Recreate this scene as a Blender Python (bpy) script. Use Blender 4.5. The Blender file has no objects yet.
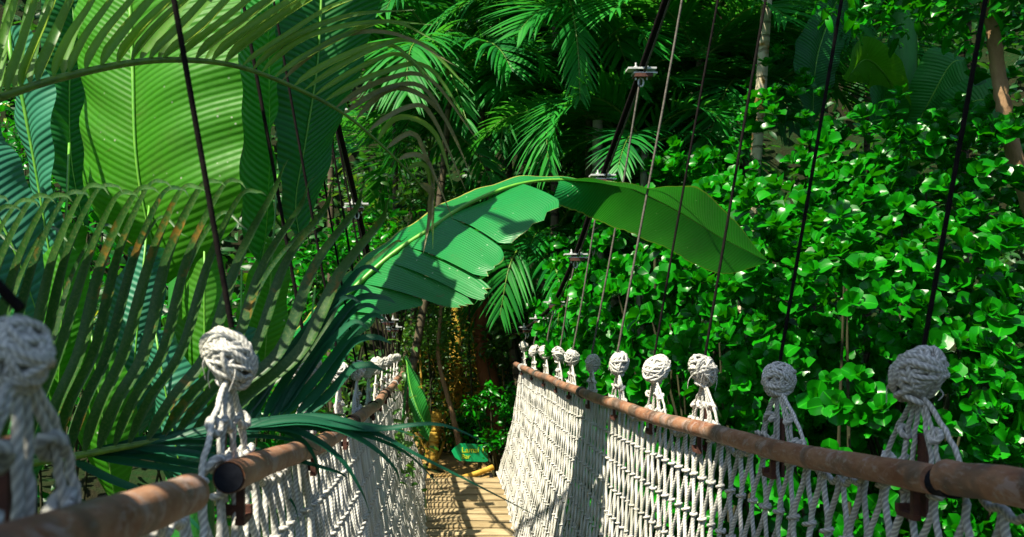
import bpy, math, random
import numpy as np
from mathutils import Vector
R = random.Random(7)
NR = np.random.default_rng(11)
F, VX, VY, CZ = 910.0, 430.0, 330.0, 2.9
PI = math.pi
sc = bpy.context.scene
COL = sc.collection
def P(px, py, d):
    return np.array([(px-VX)*d/F, d, CZ+(VY-py)*d/F])
def A(*v): return np.array(v, float)
def unit(v):
    n = np.linalg.norm(v); return v/n if n > 1e-9 else np.array([0, 0, 1.])
# ------------------------------------------------------------------ mesh builder
class MB:
    def __init__(s): s.v = []; s.f4 = []; s.f3 = []; s.a = []; s.n = 0
    def add(s, v, f4=None, f3=None, a=None):
        v = np.asarray(v, float).reshape(-1, 3); s.v.append(v)
        if f4 is not None and len(f4): s.f4.append(np.asarray(f4, int)+s.n)
        if f3 is not None and len(f3): s.f3.append(np.asarray(f3, int)+s.n)
        s.a.append(np.zeros((len(v), 3)) if a is None else np.asarray(a, float).reshape(-1, 3))
        s.n += len(v)
    def mesh(s, name, mat, smooth=True, angle=None):
        v = np.concatenate(s.v); a = np.concatenate(s.a)
        f4 = np.concatenate(s.f4) if s.f4 else np.zeros((0, 4), int)
        f3 = np.concatenate(s.f3) if s.f3 else np.zeros((0, 3), int)
        me = bpy.data.meshes.new(name)
        me.vertices.add(len(v)); me.vertices.foreach_set('co', v.astype('f').ravel())
        me.loops.add(f4.size+f3.size); me.loops.foreach_set('vertex_index', np.concatenate([f4.ravel(), f3.ravel()]).astype('i'))
        me.polygons.add(len(f4)+len(f3))
        st = np.concatenate([np.arange(len(f4))*4, len(f4)*4+np.arange(len(f3))*3]).astype('i')
        me.polygons.foreach_set('loop_start', st)
        me.polygons.foreach_set('use_smooth', np.full(len(st), smooth))
        me.update(calc_edges=True); me.validate()
        at = me.attributes.new('uvr', 'FLOAT_VECTOR', 'POINT'); at.data.foreach_set('vector', a.astype('f').ravel())
        me.materials.append(mat)
        if angle and smooth:
            try: me.set_sharp_from_angle(angle=math.radians(angle))
            except Exception: pass
        return me
    def build(s, name, mat, parent=None, smooth=True, angle=None):
        o = bpy.data.objects.new(name, s.mesh(name, mat, smooth, angle)); COL.objects.link(o)
        if parent is not None: o.parent = parent
        return o
def grid(mb, pts, attr, close=False):
    m, n = pts.shape[:2]
    i = np.arange(m-1)[:, None]*n; j = np.arange(n-1)[None, :]
    q = (i+j).ravel()
    f = np.stack([q, q+1, q+n+1, q+n], 1)
    if close:
        q = np.arange(m-1)*n
        f = np.concatenate([f, np.stack([q+n-1, q, q+n, q+2*n-1], 1)])
    mb.add(pts.reshape(-1, 3), f, a=attr.reshape(-1, 3))
def cr(pts, n):
    """catmull-rom through the points, n samples"""
    p = np.asarray(pts, float); k = len(p)
    p = np.vstack([2*p[0]-p[1], p, 2*p[-1]-p[-2]])
    t = np.linspace(0, k-1-1e-9, n); i = t.astype(int); u = (t-i)[:, None]
    a, b, c, d = p[i], p[i+1], p[i+2], p[i+3]
    return .5*((2*b)+(c-a)*u+(2*a-5*b+4*c-d)*u**2+(3*b-a-3*c+d)*u**3)
def frames(path):
    T = np.gradient(path, axis=0); T /= np.maximum(np.linalg.norm(T, axis=1), 1e-9)[:, None]
    ref = A(0, 0, 1) if abs(T[0][2]) < .8 else A(1, 0, 0)
    N = np.zeros_like(path); n = ref-T[0]*ref.dot(T[0]); N[0] = unit(n)
    for i in range(1, len(path)):
        n = N[i-1]-T[i]*N[i-1].dot(T[i]); N[i] = unit(n)
    return T, N, np.cross(T, N)
def tube(mb, path, r, n=6, ply=0., pitch=.03, cap=True, rnd=None, capr=1.):
    path = np.asarray(path, float); m = len(path)
    r = np.full(m, r) if np.isscalar(r) else np.asarray(r, float)
    T, N, B = frames(path)
    L = np.concatenate([[0], np.cumsum(np.linalg.norm(np.diff(path, axis=0), axis=1))])
    th = np.arange(n)/n*2*PI
    rad = r[:, None]*np.ones(n)[None]
    if ply: rad = r[:, None]*(1-ply*.5+ply*np.abs(np.cos(1.5*(th[None]-L[:, None]*2*PI/pitch))))
    v = path[:, None]+rad[..., None]*(np.cos(th)[None, :, None]*N[:, None]+np.sin(th)[None, :, None]*B[:, None])
    rr = R.random() if rnd is None else rnd
    at = np.stack([np.broadcast_to(th/(2*PI), (m, n)), np.broadcast_to(L[:, None], (m, n)), np.full((m, n), rr)], -1)
    grid(mb, v, at, close=True)
    if cap:
        for k in (0, m-1):
            c = np.vstack([v[k], path[k]]); i = np.arange(n)
            tri = np.stack([i, (i+1) % n, np.full(n, n)], 1)
            mb.add(c, f3=tri[:, ::-1] if k == 0 else tri, a=np.tile([0, L[k], rr], (n+1, 1)))
def box(mb, c, sx, sy, sz, ax=None, a=(0, 0, 0)):
    c = np.asarray(c, float)
    X, Y, Z = (A(1, 0, 0), A(0, 1, 0), A(0, 0, 1)) if ax is None else ax
    v = [c+X*sx/2*i+Y*sy/2*j+Z*sz/2*k for k in (-1, 1) for j in (-1, 1) for i in (-1, 1)]
    f = [[0, 2, 3, 1], [4, 5, 7, 6], [0, 1, 5, 4], [2, 6, 7, 3], [0, 4, 6, 2], [1, 3, 7, 5]]
    mb.add(v, f, a=np.tile(a, (8, 1)))
def ellip(mb, c, rx, ry, rz, n=10, m=7, rnd=0, jit=0):
    ph = np.linspace(0, PI, m)[:, None]; th = np.arange(n)/n*2*PI
    d = np.stack([np.sin(ph)*np.cos(th), np.sin(ph)*np.sin(th), np.cos(ph)*np.ones(n)], -1)
    if jit: d = d*(1+NR.uniform(-jit, jit, (m, n, 1)))
    v = np.asarray(c)+d*A(rx, ry, rz)
    grid(mb, v, np.full((m, n, 3), rnd*1.), close=True)
# ------------------------------------------------------------------ tagging
def tag(o, label=None, cat=None, group=None, kind=None):
    for k, v in (('label', label), ('category', cat), ('group', group), ('kind', kind)):
        if v: o[k] = v
    return o
def thing(name, label, cat, loc=(0, 0, 0), group=None):
    o = bpy.data.objects.new(name, None); COL.objects.link(o); o.location = Vector(loc); o.empty_display_size = .2
    return tag(o, label, cat, group)
def kid(o, parent):
    o.parent = parent; o.matrix_parent_inverse = parent.matrix_world.inverted() if False else o.matrix_parent_inverse
    o.location = Vector(o.location)-world_loc(parent); return o
def world_loc(o):
    v = Vector(o.location)
    while o.parent: o = o.parent; v += Vector(o.location)
    return v
# parts are modelled in world coordinates; shift vertices so that the origin sits on the parent's base
def part(mb, name, mat, parent, smooth=True, angle=None):
    w = world_loc(parent); mb.v = [v-np.array(w) for v in mb.v]
    return mb.build(name, mat, parent, smooth, angle)
# ------------------------------------------------------------------ materials
class NT:
    def __init__(s, name):
        s.m = bpy.data.materials.new(name); s.m.use_nodes = True; s.t = s.m.node_tree; s.t.nodes.clear()
        s.out = s.n('ShaderNodeOutputMaterial')
    def n(s, ty, **kw):
        x = s.t.nodes.new(ty)
        for k, v in kw.items():
            if isinstance(k, str) and hasattr(x, k): setattr(x, k, v)
        return x
    def l(s, a, b): s.t.links.new(a, b)
    def set(s, node, **kw):
        for k, v in kw.items():
            inp = node.inputs[k.replace('_', ' ')]
            if hasattr(v, 'is_linked'): s.l(v, inp)
            else: inp.default_value = v
        return node
    def noise(s, scale, detail=3, rough=.55, vec=None, dist=0):
        x = s.n('ShaderNodeTexNoise'); s.set(x, Scale=scale, Detail=detail, Roughness=rough, Distortion=dist)
        if vec is not None: s.l(vec, x.inputs['Vector'])
        return x.outputs['Fac']
    def ramp(s, fac, p0, p1, c0=(0, 0, 0, 1), c1=(1, 1, 1, 1)):
        x = s.n('ShaderNodeValToRGB'); e = x.color_ramp.elements
        e[0].position = p0; e[1].position = p1; e[0].color = c0; e[1].color = c1
        s.l(fac, x.inputs[0]); return x.outputs[0]
    def mix(s, fac, a, b, bl='MIX'):
        x = s.n('ShaderNodeMix', data_type='RGBA', blend_type=bl)
        for i, v in ((0, fac), (6, a), (7, b)):
            if hasattr(v, 'is_linked'): s.l(v, x.inputs[i])
            else: x.inputs[i].default_value = v if i == 0 else (tuple(v)+(1,))[:4]
        return x.outputs[2]
    def math(s, op, a, b=0.):
        x = s.n('ShaderNodeMath', operation=op)
        for i, v in ((0, a), (1, b)):
            if hasattr(v, 'is_linked'): s.l(v, x.inputs[i])
            else: x.inputs[i].default_value = v
        return x.outputs[0]
    def uvr(s):
        a = s.n('ShaderNodeAttribute', attribute_name='uvr'); x = s.n('ShaderNodeSeparateXYZ'); s.l(a.outputs['Vector'], x.inputs[0])
        return x.outputs[0], x.outputs[1], x.outputs[2]
    def bump(s, h, strength=.3, dist=.01, normal=None):
        x = s.n('ShaderNodeBump'); s.set(x, Height=h, Strength=strength, Distance=dist)
        if normal is not None: s.l(normal, x.inputs['Normal'])
        return x.outputs[0]
    def bsdf(s, col, rough=.5, nor=None, spec=.5, metal=0., coat=0.):
        b = s.n('ShaderNodeBsdfPrincipled'); s.set(b, **{'Base_Color': col if hasattr(col, 'is_linked') else (tuple(col)+(1,))[:4]})
        s.set(b, Roughness=rough, Metallic=metal); b.inputs['Specular IOR Level'].default_value = spec
        b.inputs['Coat Weight'].default_value = coat
        if nor is not None: s.l(nor, b.inputs['Normal'])
        return b.outputs[0]
    def done(s, sh): s.l(sh, s.out.inputs[0]); return s.m
def obj_co(t):
    g = t.n('ShaderNodeNewGeometry'); return g.outputs['Position']
def leaf_mat(name, c0, c1, rough=.38, trans=.35, tcol=None, vein=0., vfreq=200., spot=None, spotamt=.0, orange=0., edge=0., white=0., ucol=None, mid=None, spec=.5, blotch=0., old=False):
    t = NT(name); u, v, r = t.uvr(); pos = obj_co(t)
    n1 = t.noise(7, 3, .6, pos)
    f = t.math('ADD', t.math('MULTIPLY', r, .75), t.math('MULTIPLY', n1, .35))
    col = t.mix(t.ramp(f, .12, .92), c0, c1)
    au = t.math('ABSOLUTE', u)
    nor = None
    if vein:
        w = t.math('SINE', t.math('MULTIPLY', v, vfreq))
        wv = t.noise(1.0, 2, .5, None)
        h = t.math('MULTIPLY', t.math('ADD', w, 1.0), .5)
        col = t.mix(t.math('MULTIPLY', t.math('POWER', h, 3), .28), col, tuple(min(1, x*2.0+.02) for x in c1))
        nor = t.bump(h, vein, .006)
    if spot:
        n2 = t.noise(170, 3, .8, pos); col = t.mix(t.math('MULTIPLY', t.ramp(n2, .50-spotamt*.06, .62), spotamt), col, spot)
    if orange:
        n3 = t.noise(9, 4, .7, pos); col = t.mix(t.math('MULTIPLY', t.ramp(n3, .60, .66), orange), col, (.30, .13, .015))
    if white:
        vo = t.n('ShaderNodeTexVoronoi'); t.set(vo, Scale=26.); t.l(pos, vo.inputs['Vector'])
        n4 = t.noise(5, 2, .5, pos)
        msk = t.math('MULTIPLY', t.ramp(vo.outputs['Distance'], .07, .13, (1, 1, 1, 1), (0, 0, 0, 1)), t.ramp(n4, .5, .6))
        col = t.mix(t.math('MULTIPLY', msk, white), col, (.55, .62, .45))
    if edge:
        n5 = t.noise(16, 3, .6, pos)
        e = t.ramp(t.math('ADD', au, t.math('MULTIPLY', n5, .05)), 1.0-edge, 1.04)
        col = t.mix(t.math('MULTIPLY', e, .8), col, (.42, .36, .06))
    if blotch:
        n6 = t.noise(3.2, 5, .7, pos, .6); col = t.mix(t.math('MULTIPLY', t.ramp(n6, .5, .7), blotch), col, (.09, .20, .03))
        n7 = t.noise(13, 5, .8, pos, 1.); col = t.mix(t.math('MULTIPLY', t.ramp(n7, .63, .67), .6), col, (.10, .09, .02))
    if mid:
        col = t.mix(t.ramp(au, .015, .09, (1, 1, 1, 1), (0, 0, 0, 1)), col, mid)
    if old: col = t.mix(t.ramp(r, .992, .996), col, (.26, .30, .012))
    fine = t.noise(45, 2, .6, pos)
    col = t.mix(t.math('MULTIPLY', fine, .35), col, tuple(x*.55 for x in c0))
    rg = t.math('ADD', rough-.06, t.math('MULTIPLY', fine, .14))
    b = t.bsdf(col, rg, nor, spec=spec)
    tr = t.n('ShaderNodeBsdfTranslucent')
    tc = t.mix(.6, col, tcol or tuple(min(1, x*1.6) for x in c1)); t.l(tc, tr.inputs['Color'])
    mx = t.n('ShaderNodeMixShader'); mx.inputs[0].default_value = trans; t.l(b, mx.inputs[1]); t.l(tr.outputs[0], mx.inputs[2])
    return t.done(mx.outputs[0])
def bark_mat(name, c0, c1, scale=14, rings=0., rough=.85, bumpd=.02, yel=None):
    t = NT(name); u, v, r = t.uvr(); pos = obj_co(t)
    mp = t.n('ShaderNodeMapping'); t.l(pos, mp.inputs[0]); mp.inputs['Scale'].default_value = (1, 1, .35)
    n1 = t.noise(scale, 6, .65, mp.outputs[0])
    col = t.mix(t.ramp(n1, .3, .7), c0, c1); h = n1
    if rings:
        s = t.math('SINE', t.math('ADD', t.math('MULTIPLY', v, rings), t.math('MULTIPLY', n1, 3)))
        k = t.ramp(s, .75, .97); col = t.mix(t.math('MULTIPLY', k, .7), col, tuple(x*.35 for x in c0)); h = t.math('SUBTRACT', n1, k)
    if yel: col = t.mix(t.ramp(t.noise(5, 3, .6, pos), .55, .62), col, yel)
    return t.done(t.bsdf(col, rough, t.bump(h, .7, bumpd), spec=.25))
def rope_mat(name, c0, c1, pl=0.):
    t = NT(name); u, v, r = t.uvr(); pos = obj_co(t)
    n1 = t.noise(25, 4, .6, pos); n2 = t.noise(260, 3, .7, pos); n3 = t.noise(5, 4, .6, pos)
    f = t.math('ADD', t.math('MULTIPLY', n1, .6), t.math('MULTIPLY', r, .45))
    col = t.mix(t.ramp(f, .2, .85), c0, c1)
    col = t.mix(t.math('MULTIPLY', t.ramp(n3, .5, .66), .5), col, (.36, .36, .24))
    ph = t.math('SINE', t.math('SUBTRACT', t.math('MULTIPLY', v, 2*PI*3/.034), t.math('MULTIPLY', u, 2*PI*3)))
    groove = t.ramp(ph, .0, .35)
    col = t.mix(t.math('MULTIPLY', t.math('SUBTRACT', 1., groove), pl), col, tuple(x*.4 for x in c0))
    nor = t.bump(t.math('ADD', t.math('MULTIPLY', n2, .5), groove), .5, .0025)
    return t.done(t.bsdf(col, .9, nor, spec=.15))
def simple_mat(name, c0, c1, scale=12, rough=.6, metal=0., bump=.3, spec=.4, th=(.35, .65), roughv=.2, detail=5):
    t = NT(name); pos = obj_co(t); n1 = t.noise(scale, detail, .65, pos)
    col = t.mix(t.ramp(n1, *th), c0, c1); n2 = t.noise(scale*9, 3, .6, pos)
    return t.done(t.bsdf(col, t.math('ADD', rough-roughv/2, t.math('MULTIPLY', n1, roughv)), t.bump(t.math('ADD', n1, t.math('MULTIPLY', n2, .4)), bump, .006), spec=spec, metal=metal))
M = {}
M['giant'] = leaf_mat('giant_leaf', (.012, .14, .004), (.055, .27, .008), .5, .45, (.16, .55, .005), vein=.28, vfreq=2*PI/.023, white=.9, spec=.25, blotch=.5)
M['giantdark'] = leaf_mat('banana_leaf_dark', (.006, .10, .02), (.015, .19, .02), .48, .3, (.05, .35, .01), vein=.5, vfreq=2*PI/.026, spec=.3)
M['giantteal'] = leaf_mat('banana_leaf_teal', (.015, .12, .07), (.03, .19, .10), .5, .2, (.05, .35, .04), vein=.5, vfreq=2*PI/.022, spec=.3)
M['arch'] = leaf_mat('arching_banana_leaf', (.003, .13, .026), (.008, .21, .038), .38, .20, (.05, .40, .006), vein=.28, vfreq=2*PI/.014, white=.9, edge=.014, spec=.3, blotch=.12)
M['midrib'] = simple_mat('leaf_midrib', (.07, .28, .02), (.15, .38, .04), 20, .4, bump=.1)
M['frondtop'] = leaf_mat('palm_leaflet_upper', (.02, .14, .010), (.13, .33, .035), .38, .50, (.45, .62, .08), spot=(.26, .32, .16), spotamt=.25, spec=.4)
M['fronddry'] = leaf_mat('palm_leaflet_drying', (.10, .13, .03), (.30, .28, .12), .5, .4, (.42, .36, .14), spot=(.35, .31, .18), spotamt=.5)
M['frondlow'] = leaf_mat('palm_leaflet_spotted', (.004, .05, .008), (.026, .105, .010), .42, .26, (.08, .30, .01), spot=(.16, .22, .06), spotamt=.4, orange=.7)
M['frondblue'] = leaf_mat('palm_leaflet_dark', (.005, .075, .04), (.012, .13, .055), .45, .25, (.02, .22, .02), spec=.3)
M['rachis'] = simple_mat('palm_rachis', (.12, .24, .02), (.05, .12, .015), 30, .45, bump=.15)
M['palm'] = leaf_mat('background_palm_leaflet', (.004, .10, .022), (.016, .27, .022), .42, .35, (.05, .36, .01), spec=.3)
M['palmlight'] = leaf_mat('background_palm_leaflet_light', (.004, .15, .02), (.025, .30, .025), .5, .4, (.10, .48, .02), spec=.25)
M['palmyellow'] = leaf_mat('yellowing_leaflet', (.30, .20, .01), (.45, .32, .02), .5, .4, (.5, .35, .02))
M['goldlit'] = leaf_mat('golden_lit_leaf', (.10, .05, .008), (.42, .26, .03), .6, .3, (.5, .3, .03), spec=.2)  # golden leaf colour carries the warm sunlit glow of the far foliage
M['shrub'] = leaf_mat('glossy_shrub_leaf', (.001, .06, .003), (.008, .26, .002), .30, .22, (.05, .55, .001), mid=(.02, .34, .005), spec=.28, old=True)
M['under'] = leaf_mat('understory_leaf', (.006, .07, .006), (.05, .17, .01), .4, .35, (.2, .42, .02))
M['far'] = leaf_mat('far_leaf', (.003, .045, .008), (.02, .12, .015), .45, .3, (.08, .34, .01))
M['blade'] = leaf_mat('strap_leaf', (.02, .12, .01), (.10, .22, .015), .4, .35, (.3, .5, .03))
M['rope'] = rope_mat('net_rope', (.47, .47, .43), (.80, .78, .71), .6)
M['ropefar'] = rope_mat('net_rope_plain', (.46, .43, .35), (.74, .69, .57), .4)
M['core'] = simple_mat('knot_core', (.06, .04, .025), (.12, .09, .06), 30, .9)
M['cable'] = simple_mat('dark_cable', (.003, .002, .002), (.010, .008, .007), 60, .9, spec=.1)
M['cablegrey'] = simple_mat('grey_cable', (.04, .035, .025), (.11, .10, .08), 60, .6)
M['steel'] = simple_mat('galvanised_plate', (.40, .42, .40), (.66, .68, .65), 40, .45, metal=.25)
M['rust'] = simple_mat('rusty_bracket', (.035, .012, .008), (.10, .035, .02), 35, .75)
M['black'] = simple_mat('pipe_inside', (.004, .005, .008), (.012, .014, .02), 30, .8, spec=.1)
M['sign'] = simple_mat('green_sign_paint', (.0, .20, .07), (.0, .32, .10), 5, .4, bump=.05)
M['signtext'] = simple_mat('yellow_sign_paint', (.45, .60, .01), (.55, .65, .02), 20, .5, bump=.05)
M['stem'] = bark_mat('banana_stem', (.015, .13, .02), (.03, .20, .03), 8, 0, .5)
M['trunkgrey'] = bark_mat('grey_palm_trunk', (.14, .13, .10), (.26, .25, .20), 9, 40)
M['trunklit'] = bark_mat('lit_grey_palm_trunk', (.22, .21, .16), (.38, .36, .28), 9, 40)  # brighter copy of the grey palm trunk, light put into its colour
M['trunkdark'] = bark_mat('dark_palm_trunk', (.05, .04, .025), (.11, .09, .05), 9, 40)
M['trunkpale'] = bark_mat('pale_palm_trunk', (.42, .36, .22), (.60, .56, .42), 10, 55, yel=(.25, .15, .03))
M['trunkbrown'] = bark_mat('brown_bark', (.18, .10, .05), (.36, .23, .12), 14)
M['trunkyellow'] = bark_mat('ochre_bark', (.30, .17, .02), (.52, .34, .05), 12)
M['root'] = bark_mat('red_brown_bark', (.10, .03, .012), (.24, .09, .03), 14)
M['twig'] = bark_mat('twig_bark', (.018, .022, .010), (.05, .05, .02), 18)
def pole_mat():
    t = NT('weathered_handrail'); pos = obj_co(t); u, v, r = t.uvr()
    mp = t.n('ShaderNodeMapping'); t.l(pos, mp.inputs[0]); mp.inputs['Scale'].default_value = (1, .35, 1)
    n1 = t.noise(22, 6, .7, mp.outputs[0]); n2 = t.noise(5, 4, .6, pos); n3 = t.noise(90, 4, .7, mp.outputs[0])
    col = t.mix(t.ramp(n1, .36, .64), (.17, .062, .028), (.32, .175, .10))
    col = t.mix(t.math('MULTIPLY', t.ramp(n2, .50, .58), .8), col, (.075, .06, .045)); n4 = t.noise(11, 5, .75, pos, 1.5); col = t.mix(t.math('MULTIPLY', t.ramp(n4, .55, .62), .7), col, (.32, .24, .21))
    col = t.mix(t.math('MULTIPLY', t.ramp(n3, .55, .7), .6), col, (.36, .30, .24))
    s = t.ramp(t.math('SINE', t.math('ADD', t.math('MULTIPLY', v, 9.), t.math('MULTIPLY', r, 6.))), .985, .999)
    col = t.mix(t.math('MULTIPLY', s, .6), col, (.05, .03, .02))
    h = t.math('ADD', n1, t.math('MULTIPLY', n3, .5))
    return t.done(t.bsdf(col, .62, t.bump(h, .45, .004), spec=.35))
M['pole'] = pole_mat()
def plank_mat():
    t = NT('worn_plank'); pos = obj_co(t); u, v, r = t.uvr()
    mp = t.n('ShaderNodeMapping'); t.l(pos, mp.inputs[0]); mp.inputs['Scale'].default_value = (.5, 4, 4)
    n1 = t.noise(9, 6, .7, mp.outputs[0]); n2 = t.noise(3, 3, .6, pos)
    col = t.mix(t.ramp(n1, .3, .7), (.20, .15, .08), (.45, .36, .21))
    col = t.mix(t.math('MULTIPLY', r, .5), col, (.17, .12, .05))
    col = t.mix(t.math('MULTIPLY', t.ramp(n2, .5, .7), .5), col, (.10, .08, .04))
    return t.done(t.bsdf(col, .75, t.bump(n1, .5, .006), spec=.2))
M['plank'] = plank_mat()
def ground_mat():
    t = NT('forest_floor'); pos = obj_co(t); n1 = t.noise(1.3, 6, .65, pos); n2 = t.noise(22, 4, .7, pos)
    col = t.mix(t.ramp(n1, .4, .6), (.014, .014, .006), (.008, .030, .006)); col = t.mix(t.ramp(n2, .55, .75), col, (.035, .032, .012))
    return t.done(t.bsdf(col, .95, t.bump(n2, .8, .04), spec=.1))
M['ground'] = ground_mat()
M['path'] = simple_mat('trodden_path', (.16, .10, .03), (.34, .22, .07), 8, .9, bump=.6)

# ------------------------------------------------------------------ bridge
AL, AR = -.31, .89
def interp(x, pts): return float(np.interp(x, [p[0] for p in pts], [p[1] for p in pts]))
def smooth_rail(pts):
    p = cr([(a, b, 0) for a, b in pts], 200); return lambda y: CZ-float(np.interp(y, p[:, 0], p[:, 1]))
zR = smooth_rail([(.8, .205), (1.36, .24), (1.5, .253), (2.45, .303), (3.5, .33), (4.76, .35), (7, .352), (9.2, .345)])
zL = smooth_rail([(.25, .135), (.58, .147), (.758, .16), (1.045, .185), (1.26, .205), (2.0, .262), (3.13, .325), (5, .385), (9, .44)])
def zD(y): return CZ-1.72+.30*(max(y-3.5, 0)/5.4)**2
def deck_x(y): return (-.02, .65)
bridge = thing('rope_bridge', 'long narrow rope suspension footbridge with white knotted net sides, worn round handrails and slatted deck', 'bridge', (.3, 0, CZ-1.72))
# deck
for i in range(44):
    y = .15+i*.2
    if y > 8.95: break
    mb = MB(); n = 9; w = .168+R.uniform(-.01, .006)
    x0 = -.04+R.uniform(-.015, .015); x1 = .67+R.uniform(-.015, .015)
    xs = np.linspace(x0, x1, 6); prof = [(-w/2, -.035), (-w/2, -.008), (-w/2+.02, .006), (-w*.2, .013), (w*.2, .013), (w/2-.02, .006), (w/2, -.008), (w/2, -.035)]
    tl = R.uniform(-.012, .012)
    pts = np.array([[(x, y+a+tl*(x-.3), zD(y)+b+.004*math.sin(x*9+i)) for a, b in prof] for x in xs])
    rr = R.random(); at = np.zeros(pts.shape); at[..., 2] = rr
    grid(mb, pts, at, close=True)
    for e in (0, -1): mb.add(np.vstack([pts[e], pts[e].mean(0)]), f3=[(j, (j+1) % 8, 8) for j in range(8)], a=np.tile([0, 0, rr], (9, 1)))
    part(mb, 'deck_slat', M['plank'], bridge, angle=40)
for x in (0.02, .61):
    mb = MB(); ys = np.linspace(-.5, 9.1, 50)
    tube(mb, [(x, y, zD(y)-.055) for y in ys], .02, 8); part(mb, 'deck_cable', M['cable'], bridge)
kR = [.89*F/q for q in (490, 348, 274, 225, 188, 162, 142, 129, 116, 104, 94)]
kR = [kR[0]-.70]+kR
kL = [.69, 1.40, 2.25, 3.08, 3.85, 4.6, 5.25, 5.9, 6.55, 7.2, 7.9, 8.6]
def side(sgn, top, zf, knots, y0, y1, bottom_of):
    """net strands, knots, fans"""
    near = MB(); far = MB()
    pitch = .046; n = int((y1-y0)/pitch); rr = .0060
    ks = np.array(knots)
    def wall(y, s):   # s 0 top .. 1 bottom
        tx, tz = top, zf(y)-.035
        bx, bz = bottom_of(y), zD(y)-.01
        bow = sgn*.035*math.sin(s*PI)
        return A(tx+(bx-tx)*s+bow, y, tz+(bz-tz)*s)
    anchors = {}
    rowh = .118
    for k in range(n):
        yk = y0+k*pitch
        i = int(np.argmin(abs(ks-yk))); off = yk-ks[i]
        H = zf(yk)-.035-zD(yk)
        rows = int(H/rowh)
        isnear = yk < 3.6
        m = rows*(10 if isnear else 6)+1
        s = np.linspace(0, 1, m); rowpos = s*rows
        amp = (pitch*.5-rr*.9)
        wob = NR.normal(0, .0014, rows+2)
        zig = np.clip(1.25*np.sin((rowpos+.5+(k % 2))*PI), -1, 1)*amp*.98
        drift = np.interp(rowpos, np.arange(rows+2), wob)
        pts = np.array([wall(yk, q) for q in s]); pts[:, 1] += zig+drift
        pts[:, 0] += np.interp(rowpos, np.arange(rows+2), NR.normal(0, .0025, rows+2))
        infan = abs(off) < .155
        if infan:
            ball = A(top, ks[i]+off*.10, zf(ks[i])+(.14 if ks[i] > .9 or sgn > 0 else .12))
            st = pts[0]; mm = 14 if isnear else 6
            t = np.linspace(0, 1, mm)[:-1][::-1]
            up = []
            for q in t[::-1][::-1]:
                pass
            tt = np.linspace(1, 0, mm)[:-1]      # from ball to top
            up = np.array([st+(ball-st)*q+A(0, off*.30*math.sin(q*PI), 0)+A(R.uniform(-.002, .002), 0, 0) for q in tt])
            pts = np.vstack([up, pts])
        tube(near if isnear else far, pts, (rr*R.uniform(.9, 1.1))*(np.where(np.arange(len(pts)) < (len(pts)-m), .72, 1.))*(1. if isnear else 1.12), 8 if isnear else 5, ply=.22 if isnear else 0, pitch=.10, cap=True)
        # knots
        for j in range(rows+1):
            if (j+k) % 2 == 0 and not (j == 0 and not infan):
                c = wall(yk, min(j/rows, 1)); c[1] += pitch*.5*1; c[1] += 0
                th = np.linspace(0, 2*PI, 9 if isnear else 6)
                tl = R.uniform(-.6, .6); q = R.uniform(.9, 1.2)
                ring = np.stack([c[0]+.0095*q*np.cos(th), c[1]+.0145*q*np.sin(th), c[2]+.007*np.sin(th)*tl+np.linspace(-.005, .005, len(th))], 1)
                tube(near if isnear else far, ring, rr*.85, 6 if isnear else 4, ply=.2 if isnear else 0, pitch=.1)
        if infan and abs(off) > .03:
            for q, ex in ((.3, 1), (.62, .7)):
                if R.random() < .8:
                    ball = A(top, ks[i]+off*.10, zf(ks[i])+(.14 if ks[i] > .9 or sgn > 0 else .12)); st = wall(yk, 0)
                    c = st+(ball-st)*q+A(0, off*.30*math.sin(q*PI)+.006, 0)
                    th = np.linspace(0, 2*PI, 8)
                    ring = np.stack([c[0]+.0085*np.cos(th), c[1]+.012*np.sin(th), c[2]+.01*np.sin(th+R.random()*6)], 1)
                    tube(near if isnear else far, ring, rr, 6, ply=.2, pitch=.1)
    # scalloped top rope and cross ties in the fans
    for i in range(-1, len(ks)):
        a = ks[i] if i >= 0 else y0-.2; b = ks[i+1] if i+1 < len(ks) else y1
        ya, yb = a+.15, b-.15
        if yb-ya < .1: continue
        ys = np.linspace(ya, yb, 30 if a < 4 else 10)
        u = (ys-ya)/(yb-ya)
        zz = np.array([zf(y)-.030 for y in ys])-.018*np.sin(u*PI)+.03*(np.abs(u*2-1)**3)+.006*np.cos(u*40)
        tube(near if a < 3.6 else far, np.stack([np.full(len(ys), top), ys, zz], 1), .0068, 8 if a < 4 else 5, ply=.22 if a < 4 else 0, pitch=.1)
    for i, yk in enumerate(ks):
        for dz, w in ():
            ys = np.linspace(-w, w, 9); w1 = NR.normal(0, .006, 9)
            tube(near if yk < 3.6 else far, np.stack([top+NR.normal(0, .004, 9), yk+ys, zf(yk)+dz+w1-.02*(np.abs(ys)/w)], 1), .0058, 6, ply=.2, pitch=.1)
    # bottom rope
    ys = np.linspace(y0, y1, 60)
    tube(far, [(bottom_of(y), y, zD(y)-.01) for y in ys], .011, 7)
    return near, far
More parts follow.
